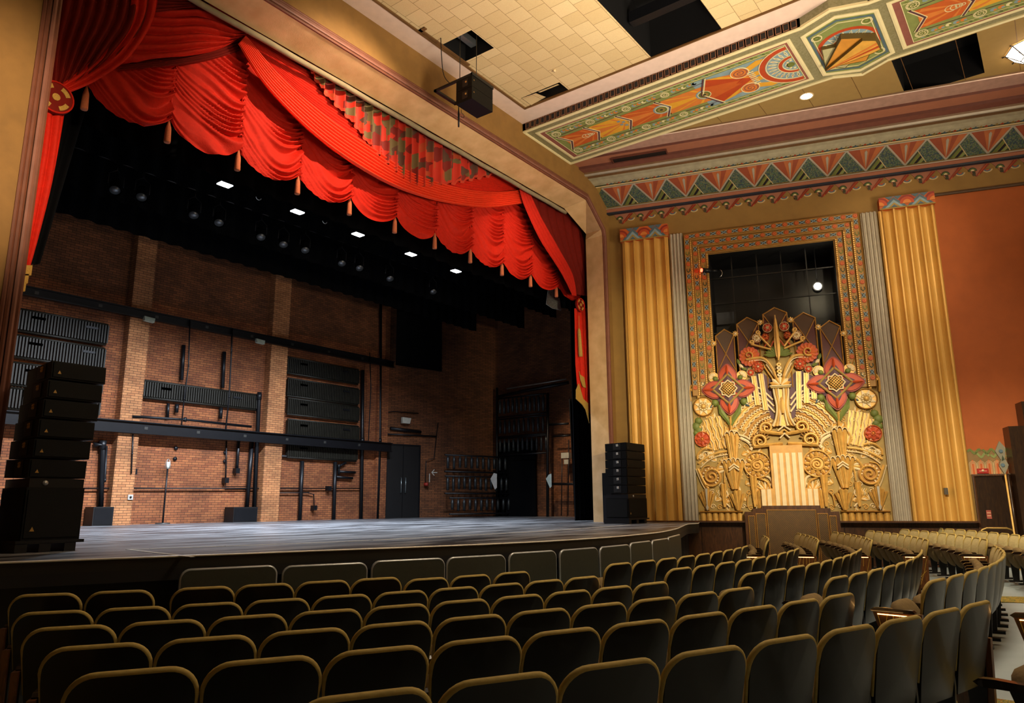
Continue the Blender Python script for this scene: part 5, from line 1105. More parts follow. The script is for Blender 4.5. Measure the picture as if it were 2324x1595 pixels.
# ceiling downlight and lantern
DL = thing('ceiling_downlight', 'round white recessed downlight in the tan side ceiling', 'ceiling light', (17.12, 3.86, ZC - .01))
mb = MB(); F = Frame((17.12, 3.86, ZC), (1, 0, 0), (0, 1, 0), (0, 0, -1)); ring(mb, F, 0, 0, .15, .03, -.01, .012, CREAMP, 28); mb.build('trim_ring', DL)
mb = MB(); disc(mb, F, 0, 0, .14, .001, .006, emis('downlight_glow', '#fff3dd', 9), 28); mb.build('lens', DL)
LN = thing('wrought_iron_lantern', 'glowing ceiling lantern with wrought iron scrollwork at upper right', 'lantern', (18.1, -.4, ZC - .05))
mb = MB(); c = Vector((18.12, -.62, ZC - .02)); n = 8; T = [(c + Vector((.52 * cos(2 * pi * k / n), .52 * sin(2 * pi * k / n), 0))) for k in range(n)]; B = [(c + Vector((.26 * cos(2 * pi * k / n), .26 * sin(2 * pi * k / n), -.22))) for k in range(n)]
mb.add(T + B, [(k, (k + 1) % n, n + (k + 1) % n, n + k) for k in range(n)] + [tuple(range(n, 2 * n))], emis('lantern_glass', '#ffe2c0', 7)); mb.build('glass_shade', LN)
mb = MB()
for k in range(n):
    mb.tube([T[k], B[k]], .012, BLK2, 6); mb.tube([T[k], T[(k + 1) % n]], .01, BLK2, 6); mb.tube([B[k], B[(k + 1) % n]], .01, BLK2, 6)
    for u in (.3, .7):
        m_ = T[k].lerp(T[(k + 1) % n], u).lerp(B[k].lerp(B[(k + 1) % n], u), .5); ex = (T[(k + 1) % n] - T[k]).normalized(); ey = (B[k] - T[k]).normalized()
        mb.tube([m_ + ex * (.06 * cos(t) * (1 - t / 12)) + ey * (.07 * sin(t) * (1 - t / 12)) for t in [i * .5 for i in range(15)]], .005, BLK2, 5)
    mb.tube([T[k], T[k] + (T[k] - c) * .12 + Vector((0, 0, -.01))], .012, BLK2, 6)
mb.build('iron_frame', LN)
mb = MB(); mb.cyl((12.53, 8.12, ZC - .03), (12.53, 8.12, ZC + .03), .03, CREAMP, 12); tag(mb.build('ceiling_sprinkler'), 'small cream sprinkler cap on the tile ceiling', 'sprinkler')
# ================================================================== HOUSE CURTAIN
RED = mat('red_velour', '#c4200b', .75, var=.10, scale=14, bump=.35, spec=.25, bscale=60)
REDL = mat('scarlet_satin', '#e03c1c', .55, var=.06, scale=10, spec=.4)
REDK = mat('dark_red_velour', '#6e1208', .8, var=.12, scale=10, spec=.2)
TASS = mat('peach_tassel', '#c9714a', .8, var=.1, scale=60, bump=.4); FRNG = mat('gold_fringe', '#b08a3c', .8, var=.25, scale=80, bump=.5)
YV = 11.35
zv = lambda px_, Y=YV: onY(px_[0], px_[1], Y)
VAL = thing('austrian_valance', 'gathered scarlet Austrian valance with scalloped lower edge across the stage opening', 'curtain', (10.6, YV, CZ + 6.3))
xt = [4.23 - 1.3] + [4.23 + 1.311 * i for i in range(11)] + [18.7]
zb_ = CZ + 6.36; zt_ = CZ + 8.9
for i in range(len(xt) - 1):
    xa, xb = xt[i], xt[i + 1]; rnd = random.Random(i); ph = rnd.random() * 6
    def fn(u, v, xa=xa, xb=xb, ph=ph, i=i):
        x = xa + (xb - xa) * u
        sag = .50 * (4 * u * (1 - u)) ** .9 * (.35 + .65 * v) + .18 * u * (1 - u)
        z = zt_ + (zb_ - zt_) * v - sag * .62 * v
        g = max(0, (u - .25) / .75) ** .8; g = max(g, .22, .5 * max(0, 1 - u / .12))
        vv = v + .055 * (1 - (1 - u) ** 2) * 0 + .12 * (1 - u) * (1 - u)
        w_ = vv * 21 * (1 + .05 * sin(vv * 17 + ph)) + .5 * sin(u * 5 + ph)
        fr = (w_ % 1.0); y = YV - g * (.17 * (fr / .62 if fr < .62 else ((1 - fr) / .38)) + .02 * sin(w_ * 2.7 + 3 * u)) - .05 * sin(pi * u) - .03 * (1 - g) * sin((u * .8 + v * 3.2) * 9 + ph) ** 2 * .4
        return Vector((x, y, z))
    mb = MB(); mb.grid(fn, 26, 200, RED); mb.build('valance_panel', VAL)
    mb = MB(); mb.tube([(xb, YV - .03, zt_ + (zb_ - zt_) * k / 24) for k in range(25)], [.02 + .008 * (k % 2) for k in range(25)], RED, 6); mb.build('gather_cord', VAL)
for i in range(11):
    x = 4.23 + 1.311 * i; mb = MB()
    z = CZ + 6.30; mb.tube([(x, YV - .02, z + k) for k in (.06, .02, -.02, -.06, -.1, -.32, -.34)], [.012, .02, .03, .042, .047, .055, .05], TASS, 12)
    tag(mb.build('curtain_tassel'), 'peach tassel under the scalloped valance, %s from the left' % ORDN[i], 'tassel', 'tassels along the valance')
def swag(name, A, B, Y, nf, amp, m, nu=50, nv=60, par=None, bulge=.15, top_in=0, seed=0, sharp=.8):
    A = [tuple(onY(x, y, Y)) for x, y in A]; B = [tuple(onY(x, y, Y)) for x, y in B]
    def fn(u, v):
        a = Vector(crv(A, u)); b = Vector(crv(B, u)); p = a.lerp(b, v)
        wv = v + .02 * sin(u * 9 + seed) ; env = .45 + .55 * sin(pi * min(1, u * .9 + .05))
        p.y -= amp * env * abs(sin(pi * nf * wv + .6 * sin(u * 4 + seed))) ** sharp + bulge * sin(pi * u) * (.3 + .7 * v)
        return p
    mb = MB(); mb.grid(fn, nu, nv, m); return mb.build(name, par)
SW = thing('front_swags', 'draped scarlet swags hanging in front of the valance', 'curtain', (10.6, 11.0, CZ + 7.5))
swag('swag', [(545, 60), (640, 130), (760, 200), (900, 290), (1050, 370), (1195, 428)], [(560, 95), (640, 190), (750, 285), (850, 350), (930, 398), (1040, 434), (1120, 440), (1182, 440)], 11.12, 12, .05, RED, 60, 90, SW, .10)['label'] = 'plain scarlet centre of the large swag'
swag('swag_edge_band', [(556, 82), (640, 182), (750, 277), (850, 342), (930, 392), (1040, 428), (1120, 436), (1182, 430)], [(540, 100), (600, 200), (700, 305), (800, 378), (900, 430), (1000, 460), (1100, 472), (1184, 462)], 11.0, 8, .08, REDL, 70, 90, SW, .06)['label'] = 'bright pleated band along the lower edge of the large swag'
swag('swag', [(300, -60), (400, -40), (480, -30), (560, 40), (600, 70)], [(270, 150), (330, 140), (420, 132), (500, 112), (552, 78)], 11.15, 9, .12, RED, 50, 120, SW, .06, seed=2)['label'] = 'smaller red swag left of the large one'
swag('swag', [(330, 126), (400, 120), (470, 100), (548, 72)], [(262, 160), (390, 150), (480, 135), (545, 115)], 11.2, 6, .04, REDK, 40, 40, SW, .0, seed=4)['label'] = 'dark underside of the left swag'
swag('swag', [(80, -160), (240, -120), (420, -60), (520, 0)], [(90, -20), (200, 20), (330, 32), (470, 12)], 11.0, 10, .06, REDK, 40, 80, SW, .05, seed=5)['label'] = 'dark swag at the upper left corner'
# patterned pelmet pleats
PAT = bpy.data.materials.new('patterned_brocade'); PAT.use_nodes = True; nt = PAT.node_tree; tc = nt.nodes.new('ShaderNodeTexCoord'); mp = nt.nodes.new('ShaderNodeMapping'); mp.inputs['Scale'].default_value = (5.5, 1.0, 4.2); nt.links.new(tc.outputs['Object'], mp.inputs[0])
vo = nt.nodes.new('ShaderNodeTexVoronoi'); vo.distance = 'MANHATTAN'; vo.inputs['Scale'].default_value = 1.0; nt.links.new(mp.outputs[0], vo.inputs['Vector'])
rr = nt.nodes.new('ShaderNodeValToRGB'); nt.links.new(vo.outputs['Color'], rr.inputs[0]); rr.color_ramp.interpolation = 'CONSTANT'
for i, (p_, c_) in enumerate(((0, '#c22a14'), (.42, '#5a3a2a'), (.52, '#b0441f'), (.62, '#7d1a12'), (.75, '#6b5a34'))):
    e = rr.color_ramp.elements[i] if i < 2 else rr.color_ramp.elements.new(p_)
    e.position = p_; e.color = lin(c_)
nt.links.new(rr.outputs[0], nt.nodes['Principled BSDF'].inputs['Base Color']); nt.nodes['Principled BSDF'].inputs['Roughness'].default_value = .7
low = [tuple(onY(x, y, 10.92)) for x, y in [(690, 130), (740, 205), (800, 270), (850, 335), (900, 385), (940, 415), (985, 417), (1040, 408), (1090, 398), (1140, 392), (1190, 420)]]
mb = MB()
def pel(u, v):
    b = Vector(crv(low, u)); k = int(u * 26) / 26; bb = Vector(crv(low, min(1, k + .02))); zbot = bb.z * .5 + b.z * .5
    z = CZ + 8.7 + (zbot - CZ - 8.7) * v; ph = u * 26 * 2 * pi
    return Vector((b.x + .03 * cos(ph), 10.92 - .07 * sin(ph), z))
mb.grid(pel, 260, 14, PAT)
PL = thing('patterned_pelmet', 'pleated patterned brocade pelmet hanging in the middle of the swag', 'curtain', (11, 10.92, CZ + 8))
mb.build('pleats', PL); mb = MB()
mb.grid(lambda u, v: (lambda p: Vector((p.x, p.y - .004, p.z - .07 * v)))(pel(u, 1)), 260, 2, mat('red_fringe', '#c23a20', .8, bump=.5)); mb.build('fringe', PL)
# left jabot swept to the tieback, then hanging leg
def jabot(name, A, B, Y, nf, amp, m, par, seed=0):
    A = [tuple(onY(x, y, Y)) for x, y in A]; B = [tuple(onY(x, y, Y)) for x, y in B]
    def fn(u, v):
        p = Vector(crv(A, v)).lerp(Vector(crv(B, v)), u); p.y -= amp * abs(sin(pi * nf * u + .5 * sin(v * 4 + seed))) * (1 - .45 * v) + .1 * sin(pi * v) * u
        return p
    mb = MB(); mb.grid(fn, 90, 50, m); return mb.build(name, par)
LC = thing('tied_back_curtain', 'dark red curtain swept back to a tieback beside the left pier', 'curtain', (3.6, 11.0, CZ + 5))
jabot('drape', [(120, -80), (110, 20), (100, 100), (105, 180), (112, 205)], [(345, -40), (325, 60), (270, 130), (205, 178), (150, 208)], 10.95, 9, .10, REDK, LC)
jabot('drape', [(300, -60), (290, 40), (240, 110), (180, 160), (135, 195)], [(360, -60), (345, 40), (290, 130), (215, 186), (155, 212)], 10.88, 3, .06, RED, LC, 2)['label'] = 'brighter leading edge of the drape'
jabot('curtain_leg', [(60, 200), (60, 300), (30, 450), (20, 602)], [(148, 230), (128, 330), (107, 440), (68, 605)], 10.98, 4, .05, RED, LC, 1)
for k, (x0, x1) in enumerate(((20, 74), (20, 66), (20, 60))): 
    a = onY(x0, 600 + 20 * k, 10.95); b = onY(x1, 602 + 20 * k, 10.95); c = onY(x1 - 3, 625 + 18 * k, 10.95); d = onY(x0, 625 + 18 * k, 10.95); mb = MB(); mb.add([a, b, c, d], [(0, 1, 2, 3)], FRNG); mb.add([p + Vector((0, .02, 0)) for p in (a, b, c, d)], [(0, 1, 2, 3)], FRNG); mb.build('gold_fringe', LC)
def medal(cx_, cy_, r, Y, lab):
    c = onY(cx_, cy_, Y); F = Frame(c, (1, 0, 0), (0, 0, 1), (0, -1, 0)); t = thing('tieback_medallion', lab, 'tieback', tuple(c)); mb = MB()
    disc(mb, F, 0, 0, r, -.03, .03, REDK, 30); ring(mb, F, 0, 0, r * .95, .02, .02, .045, RED, 30, ridge=.01); mb.build('disc', t); mb = MB()
    for t0 in (.35, pi / 2 + .35, pi + .35, 1.5 * pi + .35): stroke(mb, F, [(r * .68 * cos(t0 + i * .12), r * .68 * sin(t0 + i * .12)) for i in range(8)], r * .26, .03, .04, FRNG)
    disc(mb, F, 0, 0, r * .22, .03, .045, FRNG, 14); mb.build('gold_appliques', t)
medal(125, 222, .24, 10.86, 'round red and gold tieback medallion beside the left pier')
RC = thing('tied_back_curtain', 'dark red curtain swept back to a tieback beside the right pier', 'curtain', (17.6, 11.0, CZ + 5))
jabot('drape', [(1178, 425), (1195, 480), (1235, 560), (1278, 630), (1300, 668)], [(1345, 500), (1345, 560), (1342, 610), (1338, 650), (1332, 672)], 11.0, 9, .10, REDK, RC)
jabot('drape', [(1178, 428), (1190, 470), (1225, 545), (1275, 622), (1298, 670)], [(1200, 436), (1225, 500), (1262, 568), (1295, 625), (1308, 672)], 10.9, 4, .05, RED, RC, 3)['label'] = 'brighter leading edge of the drape'
jabot('curtain_leg', [(1302, 700), (1304, 780), (1307, 850), (1310, 890)], [(1342, 700), (1344, 780), (1345, 880), (1346, 950)], 10.95, 4, .05, RED, RC, 1)
for pts in ([(1308, 885), (1314, 870), (1324, 905), (1335, 915), (1338, 960), (1330, 930), (1322, 918), (1308, 905)], [(1315, 842), (1317, 850), (1326, 856), (1330, 880), (1324, 878), (1318, 862)]):
    mb = MB(); q = [onY(x, y, 10.86) for x, y in pts]; mb.prism(q, (0, .02, 0), FRNG); mb.build('gold_fringe', RC)
medal(1316, 692, .21, 10.86, 'round red tieback medallion beside the right pier')
mb = MB(); a = onY(1314, 716, 10.8); b = onY(1314, 745, 10.8); c = onY(1318, 809, 10.8); mb.tube([a, b], .008, FRNG); mb.tube([b, b.lerp(c, .1), b.lerp(c, .9), c], [.02, .045, .06, .055], FRNG, 12)
tag(mb.build('curtain_tassel'), 'long gold tassel hanging below the right tieback', 'tassel')
mb = MB(); q = [onY(x, y, 12.35) for x, y in [(1246, 645), (1257, 648), (1257, 676), (1270, 676), (1274, 704), (1255, 700), (1240, 690)]]; mb.prism(q, (0, .02, 0), mat('grey_white_cloth', '#a9aaa6', .8, var=.3, scale=30))
tag(mb.build('hanging_cloth'), 'scrap of pale cloth hanging high at the right of the stage', 'cloth')
# ================================================================== BLACK SOFT GOODS
def cloth(name, x0, x1, Y, z0, z1, lab, m=CLOTHK, amp=.06, per=.5):
    mb = MB(); n = int((x1 - x0) / per * 6)
    mb.grid(lambda u, v: Vector((x0 + (x1 - x0) * u, Y + amp * sin(2 * pi * u * (x1 - x0) / per), z0 + (z1 - z0) * v)), n, 1, m)
    return tag(mb.build(name), lab, 'stage drape', 'black stage drapes')
cloth('black_border', -5, 24, 12.6, CZ + 6.35, 15, 'black border cloth nearest the red valance, above the work lights')
cloth('black_border', -5, 24, 15.7, CZ + 7.35, 15, 'black border cloth just behind the row of work lights')
cloth('black_border', -5, 24, 17.3, CZ + 7.15, 15, 'black border cloth behind the unlit stage lamps')
cloth('black_border', -5, 24, 19.9, CZ + 7.43, 15, 'rearmost black border cloth hiding the top of the brick wall')
def leg(pts, Y, lab):
    q = [onY(x, y, Y) for x, y in pts]; x0, x1 = min(p.x for p in q), max(p.x for p in q); mb = MB()
    n = 40; mb.grid(lambda u, v: Vector((x0 + (x1 - x0) * u + .15 * (1 - v) * 0, Y + .07 * sin(u * 30), ST + (15 - ST) * v)), n, 1, CLOTHK); tag(mb.build('black_side_drape'), lab, 'stage drape', 'black stage drapes')
leg([(1300, 900), (1345, 900)], 12.1, 'black masking leg behind the right pier')
mb = MB(); q = [onY(x, y, 14.2) for x, y in [(1293, 905), (1330, 905), (1345, 1170), (1306, 1168)]]; mb.grid(lambda u, v: (q[0].lerp(q[1], u)).lerp(q[3].lerp(q[2], u), v) + Vector((0, .08 * sin(u * 25), 0)), 40, 6, CLOTHK); tag(mb.build('black_side_drape'), 'gathered black leg drape standing right of the rope rail', 'stage drape', 'black stage drapes')
mb = MB(); q = [onY(x, y, 12.1) for x, y in [(60, 190), (212, 190), (90, 600), (30, 600)]]; mb.grid(lambda u, v: (q[0].lerp(q[1], u)).lerp(q[3].lerp(q[2], u), v) + Vector((0, .05 * sin(u * 25), 0)), 40, 6, CLOTHK); tag(mb.build('black_side_drape'), 'slanting black masking cloth beside the left tieback', 'stage drape', 'black stage drapes')
q = [onY(x, y, 20.3) for x, y in [(903, 688), (1003, 730), (1003, 843), (900, 828)]]
mb = MB(); mb.prism(q, (0, .05, 0), CLOTHK); tag(mb.build('black_backing'), 'black rectangular hanging in front of the angled brick wall', 'stage drape')
# work lights in a row, lamps behind them
lights = [(8.32, 'leftmost'), (10.27, 'second from the left'), (12.2, 'middle'), (14.18, 'fourth from the left'), (16.13, 'rightmost')]
YL = 14.2; ZL = CZ + 7.03
mb = MB(); mb.cyl((2, YL - .02, ZL + .35), (20, YL - .02, ZL + .35), .025, BLK2, 8); tag(mb.build('lighting_batten'), 'front pipe batten carrying the bright work lights', 'batten', 'lighting battens')
for x, lab in lights:
    t = thing('work_light', 'bright white work light on the front batten, ' + lab, 'work light', (x, YL, ZL), 'work lights on the front batten'); mb = MB()
    mb.box((x - .15, YL - .1, ZL), (x + .15, YL + .1, ZL + .12), BLK2); mb.tube([(x, YL, ZL + .12), (x, YL, ZL + .34)], .015, BLK2, 6); mb.build('housing', t)
    mb = MB(); mb.box((x - .14, YL - .095, ZL - .018), (x + .14, YL + .095, ZL - .001), emis('work_light_glow', '#f1f6ff', 16)); mb.build('lens', t)
    o = lamp('work_light_beam', 'AREA', (x, YL, ZL - .05), (x, YL + 2.2, 0), {8.32: 400, 10.27: 225}.get(x, 165), COOL, .28, sy=.2, spread=125)
for i, (x, y) in enumerate([(587, 447), (737, 501)]):
    c = onY(x, y, 14.1); mb = MB(); mb.tube([c + Vector((.07 * cos(t), 0, .07 * sin(t))) for t in [3.4 + k * .3 for k in range(10)]], .008, mat('white_cable', '#d9dde2', .3), 5); tag(mb.build('cable_loop'), 'thin pale cable loop hanging %s the second work light' % ('before' if i == 0 else 'after'), 'cable')
YM = 16.5; mb = MB(); mb.cyl((2, YM, CZ + 7.75), (20, YM, CZ + 7.75), .025, BLK2, 8); tag(mb.build('lighting_batten'), 'rear pipe batten carrying unlit stage lamps', 'batten', 'lighting battens')
for i, (x, y) in enumerate([(262, 425), (322, 441), (440, 482), (497, 499), (592, 532), (643, 549), (692, 562), (775, 592), (815, 603), (884, 627), (982, 657)]):
    c = onY(x, y, YM); big = i % 2; t = thing('stage_lamp', 'unlit black stage lamp on the rear batten, %s from the left' % ORDN[i], 'stage lamp', tuple(c), 'unlit stage lamps on the rear batten')
    mb = MB(); d = Vector((-.25, -.5, -.8)).normalized(); mb.tube([c + d * .16, c - d * .05, c - d * .22, c - d * .3], [.14, .13, .11, .05], BLK2, 14, cap=False)
    mb.tube([c + Vector((-.17, 0, .05)), c + Vector((-.17, 0, .3)), c + Vector((0, 0, .42)), c + Vector((.17, 0, .3)), c + Vector((.17, 0, .05))], .012, BLK2, 5); mb.tube([c + Vector((0, 0, .42)), Vector((c.x, YM, CZ + 7.75))], .012, BLK2, 5); mb.build('housing', t)
    mb = MB(); mb.tube([c + d * .12, c + d * .125], .115, mat('lamp_reflector', '#6d7074', .3, .6), 14); mb.build('lens', t)
# ================================================================== BACK WALL FITTINGS
YK_ = YK
def steel(x0, y0, x1, y1, Y, hpx, lab, xr=None):
    a = onY(x0, y0, Y); b = onY(x1, y1, Y); zt = (a.z + b.z) / 2; h = abs(onY(x0, y0 + hpx, Y).z - a.z); mb = MB()
    X0, X1 = (xr or (a.x, b.x)); mb.box((X0, Y, zt - h), (X1, Y + .03, zt), BLK2)
    for zz_ in (zt - .03, zt - h): mb.box((X0, Y - .07, zz_), (X1, Y + .03, zz_ + .03), BLK2)
    for k in range(int((X1 - X0) / 1.6)): mb.box((X0 + .4 + k * 1.6, Y - .008, zt - h / 2 - .04), (X0 + .5 + k * 1.6, Y, zt - h / 2 + .04), mat('bolt_grey', '#4a4a48', .4, .5))
    return tag(mb.build('steel_beam'), lab, 'steel beam', 'horizontal steel beams on the back wall')
steel(219, 947, 863, 1004, YK - .36, 29, 'lower black steel beam crossing the brick back wall', (2, 20.1)); steel(285, 694, 863, 815, YK - .36, 20, 'upper black steel beam crossing the brick back wall', (2, 20.1))
RIB = mat('radiator_iron', '#26241d', .5, .2, var=.2)
def radiator(x0, y0, x1, y1, lab, Y=None, row=0):
    Y = Y or YK - .12; a = onY(x0, y0, Y); b = onY(x1, y1, Y); X0, X1, z1, z0 = a.x, b.x, a.z, b.z
    t = thing('wall_radiator', lab, 'radiator', ((X0 + X1) / 2, Y, z0), 'ribbed radiators on the back wall'); mb = MB(); n = int((X1 - X0) / .075)
    for k in range(n + 1): x = X0 + (X1 - X0) * k / n; mb.box((x - .02, Y - .07, z0 + .03), (x + .02, Y + .06, z1 - .03), RIB)
    mb.build('ribs', t)
    mb = MB(); mb.tube([(X0, Y, z1), (X1, Y, z1)], .035, RIB, 8); mb.build('header_pipe', t); mb = MB(); mb.tube([(X0, Y, z0), (X1, Y, z0)], .035, RIB, 8); mb.build('header_pipe', t)
    mb = MB()
    for u in (.2, .8): x = X0 + (X1 - X0) * u; mb.box((x - .16, Y - .09, z1 - .2), (x + .16, Y - .07, z1 - .14), BLK2); mb.build('name_plate', t)
def rowz(y0, y1, x, Y): return onY(x, y0, Y).z, onY(x, y1, Y).z
for i, (a, b) in enumerate((((45, 701), (240, 782)), ((38, 760), (233, 837)), ((30, 822), (228, 895)), ((24, 880), (222, 945)))): radiator(a[0], a[1], b[0], b[1], 'ribbed wall radiator behind the left speaker stack, %s from the top' % ORDN[i])
radiator(316, 862, 583, 930, 'long single ribbed radiator between the two brick piers')
for i, (yt, yb) in enumerate(((810, 872), (858, 919), (903, 957), (951, 1000), (1004, 1046))): radiator(653, yt, 812 if i < 4 else 808, yb, 'ribbed radiator right of the second brick pier, %s from the top' % ORDN[i])
def pipe(pts, lab, r=.035, Y=None, cat='pipe', m=None, grp='black pipes on the back wall'):
    Y = Y or YK - .1; q = [onY(x, y, Y) for x, y in pts]
    if q[-1].z < ST + .12: q[-1].z = ST
    mb = MB(); mb.tube(q, r, m or BLK2, 7)
    for p in q[1:-1]: mb.tube([p - Vector((0, 0, r * 1.5)), p + Vector((0, 0, r * 1.5))], r * 1.25, m or BLK2, 7)
    return tag(mb.build('wall_pipe'), lab, cat, grp)
pipe([(823, 840), (822, 1000), (819, 1176)], 'thick black pipe right of the stacked radiators', .07)
pipe([(839, 800), (842, 880), (836, 1000)], 'thin wavy black cable right of the radiators', .02, YK - .42)
pipe([(629, 1180), (631, 1035), (636, 1034), (808, 1046)], 'black pipe running under the lowest radiator', .04)
pipe([(680, 1180), (686, 1046)], 'thick vertical black post under the lowest radiator, left', .07); pipe([(757, 1180), (761, 1048)], 'thick vertical black post under the lowest radiator, right', .07)
pipe([(785, 1050), (769, 1058), (769, 1077)], 'short bent pipe beside the lowest radiator', .05); pipe([(763, 1082), (800, 1085)], 'short black shelf pipe below the radiators', .05); pipe([(770, 1070), (806, 1072)], 'second short black shelf pipe below the radiators', .05)
pipe([(190, 1108), (820, 1108)], 'long horizontal conduit along the lower brick wall', .02); pipe([(600, 1118), (700, 1118), (712, 1122), (713, 1150)], 'bent conduit with a box under the radiators', .018)
pipe([(560, 1150), (572, 1000)], 'wide black pipe left of the second pier', .07); pipe([(577, 1150), (588, 900), (589, 890)], 'second wide black pipe left of the second pier', .07, YK - .2)
pipe([(537, 1070), (542, 998)], 'short vertical pipe under the lower beam', .05); pipe([(512, 1090), (514, 1000)], 'thin conduit dropping from the lower beam', .025); pipe([(512, 1090), (512, 1104), (560, 1104)], 'thin conduit bend near the floor boxes', .015)
pipe([(228, 1150), (233, 1010), (213, 1010)], 'black standpipe behind the left speaker stack', .08); pipe([(242, 1012), (238, 1090), (226, 1108)], 'thin pipe loop behind the left speaker stack', .03)
pipe([(412, 862), (417, 783)], 'upper left black bracket above the single radiator', .06); pipe([(505, 880), (509, 798)], 'upper right black bracket above the single radiator', .06); pipe([(380, 948), (382, 915)], 'short bracket under the single radiator, left', .045); pipe([(400, 936), (402, 917)], 'short bracket under the single radiator, second', .06); pipe([(500, 950), (502, 925)], 'short bracket under the single radiator, right', .06)
pipe([(431, 725), (428, 830), (418, 905), (412, 965)], 'black cable hanging from the upper beam, left', .02, YK - .42, 'cable'); pipe([(527, 745), (525, 800), (520, 900), (512, 975)], 'black cable hanging from the upper beam, right', .025, YK - .42, 'cable')
pipe([(300, 945), (420, 952), (570, 968)], 'grey pipe lying on top of the lower steel beam', .04, YK - .3)
pipe([(864, 690), (862, 1000), (856, 1176)], 'vertical black pipe in the rear corner of the stage', .06)
pipe([(302, 985), (300, 1030), (298, 1075)], 'thin vertical conduit beside the first pier', .02, YK - .33); 
for i, (x, y) in enumerate(((398, 1017), (396, 1041), (510, 1027), (509, 1047))):
    c = onY(x, y, YK); mb = MB(); mb.cyl((c.x, YK - .06, c.z), (c.x, YK + .0, c.z), .055, BLK2, 12); tag(mb.build('wall_plug'), 'round black wall fitting between the piers, %s' % ('upper left', 'lower left', 'upper right', 'lower right')[i], 'wall fitting')
for i, (x0, y0, x1, y1) in enumerate(((213, 1150, 255, 1190), (531, 1151, 583, 1183))):
    a = onY(x0, y0, YK - .55); b = onY(x1, y1, YK - .55); mb = MB(); mb.box((a.x, YK - .55, ST), (b.x, YK - .05, a.z), BLACK); mb.box((a.x + .03, YK - .56, ST + .03), (b.x - .03, YK - .55, a.z - .03), BLK2); tag(mb.build('floor_box'), ('black box standing at the foot of the first brick pier', 'wide black box left of the second brick pier')[i], 'box')
for i, (x, y, lab) in enumerate(((340, 725, 'first'), (592, 775, 'second'))):
    c = onY(x, y, YK - .5); mb = MB(); mb.prism([c + Vector(v) for v in ((-.16, 0, .08), (.16, 0, .06), (.12, -.05, -.08), (-.16, -.05, -.06))], (0, .12, 0), mat('pale_fixture', '#b9c4b4', .4)); tag(mb.build('wall_light'), 'pale wedge-shaped wall light under the upper beam beside the %s pier' % lab, 'wall light')
mb = MB(); c = onY(296, 1128, YK - .32); mb.box((c.x - .07, YK - .33, c.z - .07), (c.x + .07, YK - .3, c.z + .07), mat('white_outlet', '#b9b4ac', .5)); mb.cyl((c.x, YK - .345, c.z), (c.x, YK - .33, c.z), .03, BLACK, 12); tag(mb.build('outlet'), 'white square outlet on the first brick pier', 'outlet')
for i, (x, y) in enumerate(((713, 1152), (512, 1090), (746, 1108), (537, 1068), (303, 1070))):
    c = onY(x, y, YK - .12); mb = MB(); mb.box((c.x - .07, YK - .2, c.z - .08), (c.x + .07, YK - .02, c.z + .08), BLK2); tag(mb.build('junction_box'), 'black junction box on the brick wall, %s' % ('below the stacked radiators', 'left of the wide floor box', 'on the conduit between the posts', 'at the end of the short pipe', 'on the right side of the first pier')[i], 'junction box')
GL = thing('ghost_light', 'thin black ghost light stand with caged white bulb near the back wall', 'lamp', tuple(onZ(369, 1189, ST)))
g = onZ(369, 1189, ST); h_ = onY(376, 1040, g.y).z; mb = MB(); mb.tube([g, g + Vector((0, 0, .03))], .2, mat('steel_base', '#5a5c5c', .4, .5), 18); mb.build('base', GL)
mb = MB(); mb.tube([g + Vector((0, 0, .03)), g + Vector((0, 0, h_ - ST - .3))], .025, BLK2, 8); mb.build('pole', GL)
mb = MB(); z0 = g.z + h_ - ST - .3; mb.tube([(g.x, g.y, z0), (g.x, g.y, z0 + .08), (g.x, g.y, z0 + .2)], [.04, .06, .05], mat('bulb_white', '#d9dcd2', .4), 12); mb.build('bulb', GL)
mb = MB()
for k in range(5): t = pi * 2 * k / 5; mb.tube([(g.x + .06 * cos(t), g.y + .06 * sin(t), z0), (g.x + .08 * cos(t), g.y + .08 * sin(t), z0 + .12), (g.x + .05 * cos(t), g.y + .05 * sin(t), z0 + .24), (g.x, g.y, z0 + .29)], .006, mat('cage_wire', '#b9bab6', .4, .5), 5)
mb.build('cage', GL)
# angled wall: door, arrow, pipes
AD = Vector((5.35, -1.4, 0)).normalized(); AF = Frame((20.2, 21.3, CZ), AD, (0, 0, 1), (-1.4, -5.35, 0))
def ap(x, y, c=0): return AF.px(x, y, c)
DD = thing('stage_double_door', 'black double door with vertical pull handles in the brick corner', 'door', tuple(AF.pt(1.2, -.49, .05)))
a0, a1 = ap(875, 1100)[0], ap(948, 1100)[0]; zt = ap(900, 1011)[1]; zf = ST - CZ
am = (a0 + a1) / 2
for (u0, u1) in ((a0, am - .01), (am + .01, a1)): mb = MB(); poly(mb, AF, [(u0, zf), (u1, zf), (u1, zt), (u0, zt)], .0, .06, BLACK); mb.build('door_leaf', DD)
for u in (am - .1, am + .1): mb = MB(); mb.tube([AF.pt(u, ap(900, 1118)[1], .06), AF.pt(u, ap(900, 1118)[1], .12), AF.pt(u, ap(900, 1084)[1], .12), AF.pt(u, ap(900, 1084)[1], .06)], .018, mat('handle_steel', '#8d9698', .3, .8), 6); mb.build('pull_handle', DD)
mb = MB(); stroke(mb, AF, [(a0 - .03, zf), (a0 - .03, zt + .03), (a1 + .03, zt + .03), (a1 + .03, zf)], .06, 0, .08, BLK2); mb.build('door_frame', DD)
mb = MB(); p = ap(975, 1083, .01); q = ap(988, 1072, .01); stroke(mb, AF, [(p[0], p[1] + .15), (p[0], p[1] - .2)], .03, .0, .01, TAPE)
